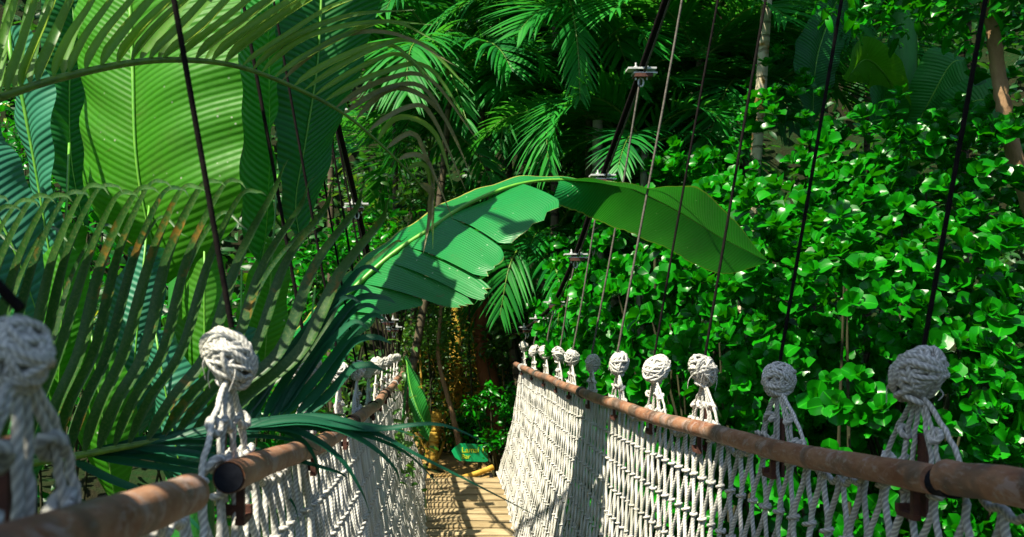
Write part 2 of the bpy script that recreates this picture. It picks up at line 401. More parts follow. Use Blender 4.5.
def ball_mesh(seed, size=1.):
    rd = random.Random(seed); mb = MB()
    ellip(mb, (0, 0, 0), .041, .041, .050, 14, 10, rnd=0.)
    sk = A(rd.uniform(-.25, .25), rd.uniform(-.25, .25), 0); ro = (seed*.37) % .65
    for k in range(26):
        ax = unit(A(rd.gauss(0, 1), rd.gauss(0, 1), rd.gauss(0, .7)))
        if k % 3 == 0: ax = unit(A(rd.gauss(0, .35), rd.gauss(0, .35), 1))
        e1 = unit(np.cross(ax, A(.3, .5, .8))); e2 = np.cross(ax, e1); off = rd.uniform(-.55, .55); q = math.sqrt(1-off*off)
        th = np.linspace(0, 2*PI*rd.uniform(.8, 1.05), 30)+rd.random()*6
        rad = 1+.06*np.sin(th*rd.choice([2, 3])+rd.random()*6)+rd.uniform(-.08, .07)
        p = (np.outer(np.cos(th), e1)+np.outer(np.sin(th), e2))*q*rad[:, None]+ax*(off+.1*np.sin(th+rd.random()*6))[:, None]
        p = p*A(.047, .047, .054)
        p[:, :2] *= (1+1.6*p[:, 2:3]); p[:, :2] += np.outer(p[:, 2], sk[:2])*1.4
        tube(mb, p, .0056*rd.uniform(.75, 1.25), 8, ply=.28, pitch=.1, rnd=ro+.35*rd.random())
    # collar and loose ends
    for k in range(1):
        th = np.linspace(0, 2*PI, 22); z = -.052-.011*k
        rd2 = .020-.002*k
        tube(mb, np.stack([rd2*np.cos(th), rd2*np.sin(th), z+.006*np.sin(th+k)], 1), .0065, 8, ply=.24, pitch=.1, rnd=rd.random())
    for k in range(4):
        a = rd.random()*2*PI; d = A(math.cos(a), math.sin(a), 0)
        p0 = d*.045+A(0, 0, rd.uniform(-.03, .03)); L = rd.uniform(.015, .055)
        p = cr([p0*.8, p0*1.05, p0*1.05+d*.008+A(0, 0, -L*.4), p0+d*L*.15+A(rd.uniform(-.012, .012), 0, -L)], 10)
        tube(mb, p, np.linspace(.0028, .0008, 10), 6, ply=.2, pitch=.1, rnd=.8)
    return mb
ballM = []
for q in range(6):
    mb = ball_mesh(q+3); ballM.append(mb.mesh('knot', M['rope']))
coreb = MB(); ellip(coreb, (0, 0, -.004), .041, .041, .048, 12, 8); coreM = coreb.mesh('knot_core', M['rope'])
def botL(y): return -.04+.02*math.sin(y*2.1)
def botR(y): return .66+.02*math.sin(y*1.7)
for sgn, top, zf, ks, y0, bot, nm in ((-1, AL, zL, kL, .30, botL, 'L'), (1, AR, zR, kR, .75, botR, 'R')):
    near, far = side(sgn, top, zf, ks, y0, 9.05, bot)
    near.v += far.v; off = near.n
    near.f4 += [f+off for f in far.f4]; near.f3 += [f+off for f in far.f3]; near.a += far.a; near.n += far.n
    net = part(near, 'rope_net', M['rope'], bridge)
    tag(net, ('left' if sgn < 0 else 'right')+' side net of knotted off-white rope')
    for i, y in enumerate(ks):
        o = bpy.data.objects.new('wrapped_knot', ballM[(i*5+(sgn > 0)*2+i//6) % 6]); COL.objects.link(o)
        o.parent = net; s = ((.70 if y > .9 else .50) if sgn < 0 else .86)*R.uniform(.94, 1.06)
        o.location = Vector((top+R.uniform(-.006, .006), y, zf(y)+(.178 if y > .9 or sgn > 0 else .135)+R.uniform(-.01, .01)))-world_loc(bridge)
        o.rotation_euler = (R.uniform(-.18, .18), R.uniform(-.18, .18), R.uniform(0, 6.28)); s *= R.uniform(.9, 1.05); o.scale = (s*R.uniform(.88, 1.08), s*R.uniform(.88, 1.08), s*R.uniform(.92, 1.12))
# handrails
def rail(pts, r, open_near=False, joints=()):
    pts = np.array(pts); mb = MB(); n = len(pts)
    rad = r*(1+.03*np.sin(np.arange(n)*1.7)+NR.normal(0, .008, n))
    tube(mb, pts, rad, 20, cap=not open_near)
    if open_near:
        T = unit(pts[1]-pts[0])
        # wall thickness ring: inner tube going in
        inner = np.array([pts[0], pts[0]+T*.002, pts[0]+T*.12]); tube(mb, inner, [rad[0]*.999, rad[0]*.93, rad[0]*.93], 20, cap=False)
    o = part(mb, 'handrail', M['pole'], bridge, angle=50)
    if open_near:
        m2 = MB(); tube(m2, [pts[0]-T*.002, pts[0]+T*.05], rad[0]*.9, 20); part(m2, 'bore_shade', M['black'], o)  # black disc stands in for the shade inside the open pipe
    return o
def rpts(x, zf, y0, y1, n=40, lift=0.): 
    return [(x+.006*math.sin(y*3.1), y, zf(y)+lift+.003*math.sin(y*5)) for y in np.linspace(y0, y1, n)]
RX, LX = .855, -.275
h1 = rail(rpts(RX, zR, 1.53, 5.1, 60), .0258); h2 = rail(rpts(RX, zR, 5.13, 9.1, 40), .0255)
h0 = rail(rpts(RX+.004, zR, .55, 1.50, 20, .008), .0285)
l0 = rail(rpts(LX, zL, .25, 1.045, 20), .0225)
l1 = rail(rpts(LX, zL, 1.262, 3.2, 40), .0228, open_near=True)
l2 = rail(rpts(LX, zL, 3.22, 5.6, 40), .0245); l3 = rail(rpts(LX, zL, 5.62, 9.1, 40), .0245)
# joint sleeves
for x, zf, y, par, r, mat in ((RX, zR, 1.515, h1, .0245, 'black'), (RX, zR, 5.115, h2, .033, 'cablegrey'), (RX, zR, 7.3, h2, .032, 'cablegrey'), (RX, zR, 8.5, h2, .034, 'steel'),
                         (LX, zL, 3.21, l2, .03, 'cable'), (LX, zL, 4.4, l2, .029, 'cable'), (LX, zL, 5.61, l3, .03, 'cable'), (LX, zL, 7.0, l3, .03, 'steel')):
    mb = MB(); tube(mb, [(x, y-.03, zf(y-.03)), (x, y+.03, zf(y+.03))], r, 16); part(mb, 'sleeve', M[mat], par, angle=40)
# brackets
for sgn, x, top, zf, ks in ((-1, LX, AL, zL, kL), (1, RX, AR, zR, kR)):
    for i, y in enumerate(ks):
        yy = y+(.0 if sgn > 0 else -.0)-.03; z = zf(yy)
        mb = MB()
        box(mb, (x+sgn*.010, yy, z-.045), .012, .012, .055)
        box(mb, (x+sgn*.010, yy+.022, z-.074), .014, .060, .010)
        box(mb, ((x+top)/2+sgn*.008, yy+.048, z-.066), abs(top-x)+.012, .012, .016)
        box(mb, (top+sgn*.012, yy+.04, z-.005), .008, .03, .15)
        hr = [h for h in ((l0, .25, 1.2), (l1, 1.2, 3.2), (l2, 3.2, 5.6), (l3, 5.6, 9.9)) if h[1] <= y < h[2]] if sgn < 0 else [h for h in ((h0, .2, 1.5), (h1, 1.5, 5.1), (h2, 5.1, 9.9)) if h[1] <= y < h[2]]
        part(mb, 'bracket', M['rust'], hr[0][0], smooth=False)
# cables, hangers, clamps
clz = [(0, 5.75), (.9, 5.0), (1.65, 4.35), (2.33, 3.68), (2.96, 3.08), (3.6, 2.52), (4.31, 1.95), (5.0, 1.43), (5.7, .97), (6.28, .52), (6.98, .215), (7.79, .10), (8.7, .02), (10.5, -.02)]
def cz(y):
    return interp(y, clz)
for sgn, top, zf, ks in ((-1, AL, zL, kL), (1, AR, zR, kR)):
    lean = .17
    ys = [-1.5, -.5]+[p[0] for p in clz]
    def cp(y):
        z = cz(y) if y >= 0 else 5.75-y*1.0
        return A(top+sgn*lean*max(z+.15, 0)*(1 if z < 4 else 1), y, CZ+z)
    path = np.array([cp(y) for y in ys]); path = cr(path, 110)
    mb = MB(); tube(mb, path, .016, 10); cab = part(mb, 'suspension_cable', M['cable'], bridge)
    m2 = MB(); tube(m2, path+A(sgn*.012, 0, -.032), .006, 6); part(m2, 'strand', M['cablegrey'], cab)
    # anchor post at the far end
    for i, y in enumerate(ks):
        c = cp(y); b = A(top, y, zf(y)+(.22 if y > .9 or sgn > 0 else .17))
        if sgn < 0 and y < .9: c = c+A(-4.0, 0, 0)
        mb = MB(); n = 8; q = np.linspace(0, 1, n)
        pth = np.array([b+(c-A(0, 0, .05)-b)*t+A(0.006*math.sin(t*PI*1.3+i), 0, 0) for t in q])
        tube(mb, pth, .0046 if y < 4.1 else .0058, 7); part(mb, 'hanger_rope', M['cable'] if (y < 4.1 or sgn < 0) else M['cablegrey'], bridge)
        if y > 8.9: continue
        mb = MB(); T = unit(cp(y+.1)-cp(y-.1)); 
        box(mb, c+A(0, 0, .0), .155, .075, .010); box(mb, c+A(0.02*sgn, .01, -.022), .13, .07, .008)
        cl = part(mb, 'cable_clamp', M['steel'], bridge, smooth=False)
        m2 = MB()
        for dx in (-.03, .03):
            tube(m2, [c+A(dx, -.01, -.06), c+A(dx, -.01, .035)], .005, 8)
            tube(m2, [c+A(dx, -.01, -.04), c+A(dx, -.01, -.028)], .011, 6); tube(m2, [c+A(dx, -.01, .006), c+A(dx, -.01, .016)], .011, 6)
        th = np.linspace(0, 2*PI, 16); tube(m2, np.stack([c[0]+.014*np.cos(th), c[1]+0*th, c[2]-.07+.024*np.sin(th)], 1), .0055, 6)
        part(m2, 'bolt', M['steel'], cl)
        m3 = MB(); box(m3, c+A(0.01*sgn, 0, -.035), .10, .06, .02); part(m3, 'clamp_block', M['rust'], cl, smooth=False)
# ------------------------------------------------------------------ ground
def sstep(a, b, x): t = np.clip((x-a)/(b-a), 0, 1); return t*t*(3-2*t)
def gz(x, y):
    x = np.asarray(x, float); y = np.asarray(y, float)
    z = -3.1+1.6*sstep(7.6, 9.2, y)
    sideR = sstep(1.8, 4.5, x-.3); sideL = sstep(1.4, 4., -(x-.3))
    z = z+1.2*np.maximum(sideR, sideL)*(1-sstep(7.6, 9.2, y))
    h = 15*sstep(13, 25, y+.12*np.abs(x))+8*sstep(8, 18, np.abs(x))
    z = z+h+.12*np.sin(x*1.7+y)*np.cos(y*1.3-x*.5)+.05*np.sin(x*5.1)*np.sin(y*4.3)
    return z+CZ
mb = MB(); xs = np.concatenate([np.linspace(-160, -26, 20), np.linspace(-25, 25, 130), np.linspace(26, 160, 20)]); ys = np.concatenate([np.linspace(-160, -13, 20), np.linspace(-12, 30, 120), np.linspace(31, 260, 24)])
X, Y = np.meshgrid(xs, ys); grid(mb, np.stack([X, Y, gz(X, Y)], -1), np.zeros(X.shape+(3,)))
tag(mb.build('ground', M['ground']), kind='structure')
mb = MB(); cl = cr([(.3, 9.0), (.32, 9.8), (.2, 10.8), (-.5, 12.2), (-2, 13.2)], 30); T = np.gradient(cl, axis=0); T /= np.linalg.norm(T, axis=1)[:, None]
w = np.linspace(-.6, .6, 9); pts = cl[:, None]+w[None, :, None]*np.stack([T[:, 1], -T[:, 0]], 1)[:, None]
zz = gz(pts[..., 0], pts[..., 1])+.02+.012*np.sin(pts[..., 0]*14)*np.sin(pts[..., 1]*11)-.02*(np.abs(w)[None]/.6)**3
grid(mb, np.concatenate([pts, zz[..., None]], -1), np.zeros(zz.shape+(3,))); tag(mb.build('path', M['path']), kind='structure')

# ------------------------------------------------------------------ leaf tools
def leaflet(mb, path, w, side, fold=.35, prof=None, n=None, rnd=None, half=False, nrm=None):
    """V-folded ribbon. path (m,3), side = width direction hint"""
    m = len(path); t = np.linspace(0, 1, m)
    pr = prof if prof is not None else np.clip(np.minimum((t/.12)**.6, 1)*(1-t**2.6), .0, 1)
    T = np.gradient(path, axis=0); T /= np.maximum(np.linalg.norm(T, axis=1), 1e-9)[:, None]
    S = side-T*(T@side)[:, None] if nrm is None else np.cross(nrm, T); S /= np.maximum(np.linalg.norm(S, axis=1), 1e-9)[:, None]
    N = np.cross(T, S)
    ww = (w*pr)[:, None]
    cf, sf = math.cos(fold), math.sin(fold)
    pts = np.stack([path+S*ww*cf*.5+N*ww*sf*.5, path, path-S*ww*cf*.5+N*ww*sf*.5], 1)
    rr = R.random() if rnd is None else rnd
    at = np.zeros((m, 3, 3)); at[:, 0, 0] = -1; at[:, 2, 0] = 1; at[..., 1] = t[:, None]; at[..., 2] = rr
    grid(mb, pts, at)
def frond_mesh(seed, L=2.2, n=34, ll=.68, w=.046, droop=.8, lift=.25, angle=55, seg=7, nlow=0, hang=.5):
    """generic pinnate frond, base at origin growing along +X rising then drooping"""
    rd = random.Random(seed); K = 24; s = np.linspace(0, 1, K)
    x = L*(s-.12*droop*s**3*1.5); z = L*(.75*lift*4*s*(1-.0*s)*.35-droop*.55*s**2.2)
    y = L*.05*rd.uniform(-1, 1)*s**2
    path = np.stack([x, y, z], 1); T = np.gradient(path, axis=0); T /= np.linalg.norm(T, axis=1)[:, None]
    rb = MB(); tube(rb, path, .014*(1-s*.85), 6)
    lb = MB()
    for i in range(n):
        q = .10+.89*i/(n-1); k = q*(K-1); a = int(k); fr = k-a; b = min(a+1, K-1)
        p = path[a]*(1-fr)+path[b]*fr; t = T[a]
        up = unit(np.cross(np.cross(t, A(0, 0, 1)), t)); S = np.cross(t, up)
        for sg in (-1, 1):
            an = math.radians(angle*(1-.45*q)+rd.uniform(-6, 6)); l = ll*(math.sin(PI*min(.12+q*.85, 1))**.55)*rd.uniform(.9, 1.08)
            D = unit(t*math.cos(an)+S*sg*math.sin(an)+up*rd.uniform(.1, .35))
            u = np.linspace(0, 1, seg)[:, None]
            pth = p+D*u*l-A(0, 0, 1)*(u**2)*l*hang*rd.uniform(.7, 1.3)
            leaflet(lb, pth, w*rd.uniform(.85, 1.1), np.cross(D, up), .4, rnd=rd.random())
    return rb, lb
def blade(mb, Ms, Ls, Rs, nl=40, nc=8, bulge=.0, ripple=0., rnd=0., skew=.4, both=True, jag=0., notch=None):
    """leaf blade between midrib stations and its two edges (3D)"""
    Mp = cr(Ms, nl); out = []
    Lc = np.concatenate([[0], np.cumsum(np.linalg.norm(np.diff(Mp, axis=0), axis=1))])
    sides = []
    for E, sg in ((Ls, -1), (Rs, 1)):
        if E is None: continue
        Ep = cr(E, nl); c = np.linspace(0, 1, nc)[None, :, None]
        W = np.linalg.norm(Ep-Mp, axis=1)
        if jag: Ep = Mp+(Ep-Mp)*(1-jag*NR.random(nl)[:, None]**3)
        pts = Mp[:, None]*(1-c)+Ep[:, None]*c
        T = np.gradient(Mp, axis=0); T /= np.maximum(np.linalg.norm(T, axis=1), 1e-9)[:, None]
        Nn = np.cross(T, (Ep-Mp)*sg); Nn /= np.maximum(np.linalg.norm(Nn, axis=1), 1e-9)[:, None]
        cc = c[..., 0]
        vc = Lc[:, None]+skew*cc*W[:, None]
        hh = bulge*W[:, None]*np.sin(cc*PI)+ripple*cc*np.sin(vc*23+sg)*np.sin(vc*9.1+2*sg)
        pts = pts+Nn[:, None]*hh[..., None]
        at = np.zeros(pts.shape); at[..., 0] = sg*cc; at[..., 1] = vc; at[..., 2] = rnd
        if sg < 0: pts = pts[:, ::-1]; at = at[:, ::-1]
        grid(mb, pts, at)
def lobe(mb, a0, b0, a1, b1, bow=.0, n=18, nc=7, rnd=0., tipw=.25, jag=.04):
    """torn strip: starts on the midrib between a0,b0 and ends between a1,b1; veins run along it"""
    a0, b0, a1, b1 = map(np.asarray, (a0, b0, a1, b1)); u = np.linspace(0, 1, n)[:, None, None]; c = np.linspace(0, 1, nc)[None, :, None]
    p = (a0*(1-u)+a1*u)*(1-c)+(b0*(1-u)+b1*u)*c
    nrm = unit(np.cross(a1-a0, b0-a0)); 
    if nrm[2] < 0: nrm = -nrm
    W = np.linalg.norm(b0-a0); L = np.linalg.norm(a1-a0)
    p = p+nrm*(bow*.35*L*np.sin(u*PI*.9)+.004*np.sin(c*9+u*5))+A(0, 0, -1)*(u**2)*L*.04
    # taper of the tip
    cen = p.mean(1, keepdims=True); k = np.clip((u-.88)/.12, 0, 1)**1.5*(1-max(tipw, .72)); p = p+(a1-a0)*(.045*np.sin(c*17+a0[0]*40)*u**6)
    p = cen*(k)+p*(1-k)
    at = np.zeros(p.shape); at[..., 0] = (u[..., 0]**1.0)*np.ones((1, nc))*.97; at[..., 1] = (c[..., 0]*W*1.0)*np.ones((n, 1)); at[..., 2] = rnd
    at[..., 0] = np.maximum(at[..., 0], 0)
    grid(mb, p, at)
def rib(mb, pts, r0, r1, n=40):
    tube(mb, cr(pts, n), np.linspace(r0, r1, n), 7)
# ------------------------------------------------------------------ near palm on the left (two fronds)
D0 = A(-1.55, 1.75, CZ-.15)
gzb = float(gz(-1.55, 1.75))
palmN = thing('palm', 'near left palm with a frond arching across the top and a spotted frond below', 'palm', (-1.55, 1.75, gzb))
mb = MB(); z = np.linspace(gzb-.2, D0[2], 24); tube(mb, np.stack([D0[0]+.06*np.sin((z-z[0])*.9)-.06*math.sin((z[-1]-z[0])*.9), D0[1]+0*z, z], 1), np.linspace(.11, .07, 24), 14); part(mb, 'trunk', M['trunkgrey'], palmN)
rx = [(-20, 103), (0, 97), (60, 78), (130, 63), (185, 60), (240, 67), (300, 90), (350, 118), (400, 163), (427, 192)]
def dU(x): return 1.78+.45*np.clip((x+20)/450, 0, 1.2)
rach = [D0, A(-1.2, 1.76, CZ+.25)]+[P(x, y, dU(x)) for x, y in rx]
mb = MB(); n = 70; tube(mb, cr(rach, n), np.linspace(.012, .0018, n), 8)
fr = part(mb, 'frond', M['rachis'], palmN); fr['label'] = 'upper frond arching across the top left with drying drooping tips'
rxs = np.array([p[0] for p in rx]); rys = np.array([p[1] for p in rx])
keys = [(-60, [(-60, 120), (-58, 60), (-50, 0), (-45, -70)]), (-10, [(-10, 100), (2, 60), (17, 0), (30, -60)]), (60, [(60, 78), (78, 40), (103, 0), (135, -60)]), (130, [(130, 63), (163, 27), (205, -15), (250, -60)]), (200, [(200, 61), (243, 27), (290, -8), (345, -42)]),
        (240, [(240, 67), (283, 37), (330, 8), (385, -12)]), (257, [(257, 72), (305, 40), (365, 18), (430, 22)]), (283, [(283, 82), (345, 47), (405, 30), (462, 70)]), (307, [(307, 93), (375, 55), (428, 47), (479, 100)]),
        (330, [(330, 106), (380, 77), (428, 72), (474, 140)]), (350, [(350, 118), (395, 93), (432, 100), (471, 175)]), (375, [(375, 140), (408, 120), (434, 138), (460, 205)]), (400, [(400, 163), (420, 158), (437, 190), (442, 250)]), (425, [(425, 190), (428, 205), (424, 225), (414, 250)])]
kx = np.array([k[0] for k in keys]); kp = np.array([k[1] for k in keys], float)
lb = MB(); dry = MB()
def keyed(x):
    return np.array([[np.interp(x, kx, kp[:, i, j]) for j in (0, 1)] for i in range(4)])
xsl = list(np.arange(-55, 250, 15.5))+list(np.arange(250, 426, 10.5))
for row in (0, 1):
    for q, x in enumerate(xsl):
        if row and (x > 200 or R.random() < .35): continue
        x = x+(9 if row else 0)+R.uniform(-1.5, 1.5)
        k4 = keyed(x); k4[1:] += NR.normal(0, 1.5+2.5*(x > 255), (3, 2))
        if row: k4[1:, 0] -= [8, 18, 26]; k4[1:, 1] += [2, 5, 8]
        if x > 255 and R.random() < .3: k4 = k4[0]+(k4-k4[0])*A(.8, .85)
        dd = dU(x)+np.array([0, .02, .05, .02])*(1 if not row else 4)
        if x > -60: k4[0, 1] = np.interp(x, rxs, rys) if x > -20 else k4[0, 1]
        p3 = np.array([P(a, b, d) for (a, b), d in zip(k4, dd)])
        pth = cr(p3, 16); isdry = x > 330 and R.random() < .65 or (x > 255 and R.random() < .06)
        T = unit(pth[6]-pth[0]); S = unit(np.cross(T, A(.25, 1, .1)))
        w = (.037 if x < 230 else .027)*R.uniform(.85, 1.15)*(.75 if row else 1)
        leaflet(dry if isdry else lb, pth, w, S+A(0, .25 if row == 0 else -.5, 0), .92 if row == 0 else .6, prof=None, nrm=A(-.15+R.uniform(-.15, .15), -.9, .35+R.uniform(-.15, .15)))
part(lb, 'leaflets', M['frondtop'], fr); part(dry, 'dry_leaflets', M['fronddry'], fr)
# lower spotted frond
rl = [(-120, 480), (-60, 478), (0, 468), (80, 455), (150, 442), (225, 428), (300, 415), (345, 415)]
def dLo(x): return 1.72+.28*np.clip((x+60)/400, -.3, 1.2)
rach = [D0+A(0, 0, -.05), A(-1.25, 1.72, CZ-.2)]+[P(x, y, dLo(x)) for x, y in rl[1:]]
mb = MB(); tube(mb, cr(rach, 60), np.linspace(.012, .003, 60), 8)
fr = part(mb, 'frond', M['rachis'], palmN); fr['label'] = 'low frond with speckled orange-stained leaflets fanning up behind the left handrail'
rlx = np.array([p[0] for p in rl]); rly = np.array([p[1] for p in rl])
sp = MB(); bl = MB()
for row in (0, 1):
    for bx in np.arange(-95, 212, 15. if row == 0 else 50.):
        x = bx+R.uniform(-2, 2)+(8 if row else 0); by = np.interp(x, rlx, rly); q = (x+60)/290
        bq = [-60, 90, 129, 195, 240]; mx = x+np.interp(x, bq, [30, 46, 55, 92, 115]); my = 350
        tx = mx+np.interp(x, bq, [50, 52, 58, 76, 80]); ty = np.interp(x, bq, [206, 190, 190, 212, 240])+R.uniform(-7, 8)
        tipx, tipy = (tx+24, ty-7) if q < .7 else (tx+14, ty-22)
        if row: ty += 25; tipy += 45; tipx += 4
        d0 = dLo(x)+(.16 if row else 0)
        p3 = [P(x, by, dLo(x)), P((x+mx)/2-3, (by+my)/2, d0), P(mx, my, d0+.02), P((mx+tx)/2-3, (my+ty)/2-12, d0+.04), P(tx, ty, d0), P(tipx-6, tipy, d0-.05), P(tipx+2, tipy+7 if q < .7 else tipy-10, d0-.09)]
        p3[1:] = [p+A(*NR.normal(0, .0018, 3)) for p in p3[1:]]; pth = cr(p3, 54); t = np.linspace(0, 1, 54)
        pr = np.minimum((t/.08)**.5, 1)*np.where(t < .42, 1, np.clip(1-((t-.42)/.58), 0, 1)**1.15)
        leaflet(sp, pth, (.033 if not row else .020)*R.uniform(.85, 1.1), A(1, -.35+.2*row+R.uniform(-.12, .12), .35), .5, prof=pr, nrm=A(-.28+R.uniform(-.12, .12), -.9, .36+R.uniform(-.15, .15)))
ends = [((262, 422), (292, 372), (345, 290), (358, 270), (362, 262)), ((272, 420), (306, 370), (352, 305), (373, 300), (373, 322)), ((283, 419), (318, 378), (352, 335), (364, 318), (366, 345)), ((295, 418), (325, 385), (352, 345), (368, 340), (370, 372)), ((305, 417), (330, 395), (352, 370), (362, 368), (366, 385)),
        ((250, 424), (285, 360), (330, 305), (350, 290), (362, 295)), ((240, 425), (280, 370), (318, 322), (338, 300), (344, 306)), ((278, 420), (315, 362), (345, 320), (358, 308), (362, 330)), ((268, 421), (300, 385), (325, 350), (345, 325), (356, 328))]
for e in ends:
    d = 1.93; e = e[:3]+((e[3][0]+8, e[3][1]-2), (e[3][0]+24, e[3][1]+4)); p3 = [P(x, y, d+dd) for (x, y), dd in zip(e, (0, .03, .02, 0, -.03))]
    pth = cr(p3, 20); t = np.linspace(0, 1, 20); leaflet(bl, pth, .027, A(1, .2, .3), .4, nrm=A(-.2, -.8, .6), prof=np.minimum((t/.1)**.5, 1)*(1-t**3))
low = [((80, 455), (150, 452), (250, 452), (330, 470), (350, 480)), ((95, 452), (180, 435), (280, 427), (370, 425), (430, 440)), ((120, 448), (220, 432), (320, 428), (400, 450), (452, 500)), ((150, 443), (250, 424), (340, 420), (430, 462), (560, 528)),
       ((160, 441), (250, 430), (330, 436), (372, 470), (380, 517)), ((180, 438), (260, 428), (330, 430), (390, 440), (398, 474)), ((90, 456), (140, 465), (200, 475), (260, 500), (280, 540)), ((70, 460), (110, 480), (160, 500), (200, 530), (220, 570)),
       ((200, 434), (270, 440), (310, 462), (330, 490), (335, 530)), ((210, 433), (270, 428), (305, 445), (318, 475), (316, 505)), ((230, 430), (290, 430), (335, 455), (360, 490), (371, 517)), ((130, 448), (200, 456), (250, 470), (290, 500), (300, 530)),
       ((100, 452), (160, 440), (230, 436), (290, 440), (320, 452)), ((240, 428), (300, 420), (370, 430), (440, 425), (500, 450)), ((190, 436), (260, 443), (300, 470), (300, 500), (290, 540)), ((60, 462), (120, 462), (190, 462), (240, 478), (262, 500)),
       ((105, 452), (150, 458), (195, 466), (235, 470), (262, 475)), ((85, 455), (130, 446), (185, 443), (235, 445), (275, 452)), ((250, 427), (310, 423), (360, 440), (395, 470), (400, 500))]
for k, e in enumerate(low):
    if k in (4, 8, 14, 15): continue
    d = 1.86; p3 = [P(x, y, d+dd) for (x, y), dd in zip(e, (0, .02, .04, .05, .07))]
    pth = cr(p3, 22); t = np.linspace(0, 1, 22); leaflet(bl, pth, .024, A(.1, .75, .8), .5, prof=np.minimum((t/.1)**.5, 1)*np.clip(1-t**1.7, 0, 1))
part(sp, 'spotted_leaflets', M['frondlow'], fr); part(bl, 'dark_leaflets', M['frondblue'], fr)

def palmN_fronds():
    for k, (az, el, sc_) in enumerate([(-70, .62, 1.35), (-110, .4, 1.1), (175, .5, 1.1), (-150, .6, 1.)]):  # first frond added out of view to shade the nearest left knot
        o = bpy.data.objects.new('frond', FM[k % 3][0]); COL.objects.link(o); o.parent = palmN
        o.location = Vector(D0)-Vector(palmN.location); o.rotation_euler = (0, -el, math.radians(az)); o.scale = (sc_,)*3
        l = bpy.data.objects.new('leaflets', frond_leaf(k % 3, 'frondblue')); COL.objects.link(l); l.parent = o
# ------------------------------------------------------------------ giant banana plant on the left
def PL(lst): return [P(*q) for q in lst]
gp = P(190, 0, 4.0); g0 = float(gz(gp[0], 4.0))
ban1 = thing('banana_plant', 'giant-leaved banana plant behind the left frond with broad ribbed leaves hanging straight down', 'banana plant', (gp[0], 4.0, g0))
crown = P(190, -260, 4.0)
mb = MB(); z = np.linspace(g0-.2, crown[2], 20); tube(mb, np.stack([gp[0]+0*z, 4.0+0*z, z], 1), np.linspace(.14, .06, 20), 14); part(mb, 'stem', M['stem'], ban1)
def hang_leaf(Ms, Ls, Rs, mat, rnd, label=None, bulge=.10, ripple=.012, rr=.012, nl=60, par=None, top=None, jag=.0):
    mb = MB(); blade(mb, PL(Ms), PL(Ls), PL(Rs), nl, 12, bulge, ripple*1.7, rnd, jag=jag)
    lf = part(mb, 'leaf', mat, par)
    if label: lf['label'] = label
    m2 = MB(); pts = PL(Ms)
    pts = ([top] if top is not None else [])+pts
    rib(m2, [p+A(0, -.006, 0) for p in pts], rr, rr*.25, 50); part(m2, 'midrib', M['midrib'], lf)
    return lf
hang_leaf([(122, -120, 3.45), (128, -40, 3.3), (133, 60, 3.2), (136, 150, 3.15), (146, 215, 3.15), (165, 283, 3.18)],
          [(80, -120, 3.6), (76, -40, 3.5), (79, 60, 3.4), (84, 150, 3.34), (98, 225, 3.28), (163, 281, 3.18)],
          [(215, -120, 3.3), (238, -40, 3.15), (241, 60, 3.05), (241, 150, 3.02), (236, 225, 3.05), (167, 284, 3.18)], M['giant'], .9, 'broadest leaf, bright yellow green with pale midrib', par=ban1, top=crown, rr=.011)
hang_leaf([(262, -100, 3.5), (268, 0, 3.45), (270, 90, 3.42), (270, 170, 3.4), (266, 235, 3.4), (260, 268, 3.4)],
          [(238, -100, 3.75), (236, 0, 3.7), (238, 90, 3.65), (240, 170, 3.6), (246, 235, 3.5), (259, 267, 3.4)],
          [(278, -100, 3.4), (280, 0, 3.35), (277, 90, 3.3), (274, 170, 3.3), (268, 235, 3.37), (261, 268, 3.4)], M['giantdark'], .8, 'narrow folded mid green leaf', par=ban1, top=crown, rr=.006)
hang_leaf([(318, -110, 3.9), (322, -30, 3.8), (318, 60, 3.75), (306, 140, 3.72), (296, 200, 3.7), (300, 240, 3.7)],
          [(270, -110, 3.8), (272, -30, 3.7), (274, 60, 3.65), (276, 140, 3.62), (282, 200, 3.64), (298, 240, 3.7)],
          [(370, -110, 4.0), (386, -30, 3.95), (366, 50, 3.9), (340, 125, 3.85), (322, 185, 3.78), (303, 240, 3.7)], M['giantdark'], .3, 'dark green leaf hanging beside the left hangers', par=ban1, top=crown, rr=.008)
hang_leaf([(75, -60, 3.9), (74, 20, 3.8), (70, 90, 3.75), (72, 160, 3.7), (84, 225, 3.7)],
          [(40, -60, 3.8), (40, 20, 3.7), (44, 90, 3.65), (50, 160, 3.62), (80, 224, 3.7)],
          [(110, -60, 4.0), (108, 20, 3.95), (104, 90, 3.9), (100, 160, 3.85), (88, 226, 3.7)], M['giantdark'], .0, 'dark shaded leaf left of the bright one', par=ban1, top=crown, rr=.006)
hang_leaf([(10, 30, 3.0), (22, 92, 2.95), (33, 150, 2.95), (44, 215, 2.95), (56, 290, 2.95)],
          [(6, 32, 3.1), (17, 92, 3.1), (28, 150, 3.1), (39, 215, 3.1), (54, 289, 2.98)],
          [(30, 25, 2.9), (50, 88, 2.85), (54, 150, 2.85), (58, 215, 2.88), (60, 290, 2.95)], M['giantteal'], .7, 'narrow blue green leaf with a lime midrib', par=ban1, top=A(-1.6, 3.6, CZ+1.6), rr=.010)
hang_leaf([(-60, 60, 2.7), (-40, 120, 2.65), (-15, 190, 2.62), (15, 250, 2.62), (40, 320, 2.65)],
          [(-110, 90, 2.5), (-90, 150, 2.45), (-60, 220, 2.45), (-20, 290, 2.5), (38, 321, 2.65)],
          [(-25, 90, 2.8), (5, 130, 2.78), (28, 185, 2.75), (46, 245, 2.72), (44, 319, 2.65)], M['giantteal'], .2, 'dull blue green leaf at the left edge', par=ban1, top=A(-1.9, 3.0, CZ+1.2), rr=.009)
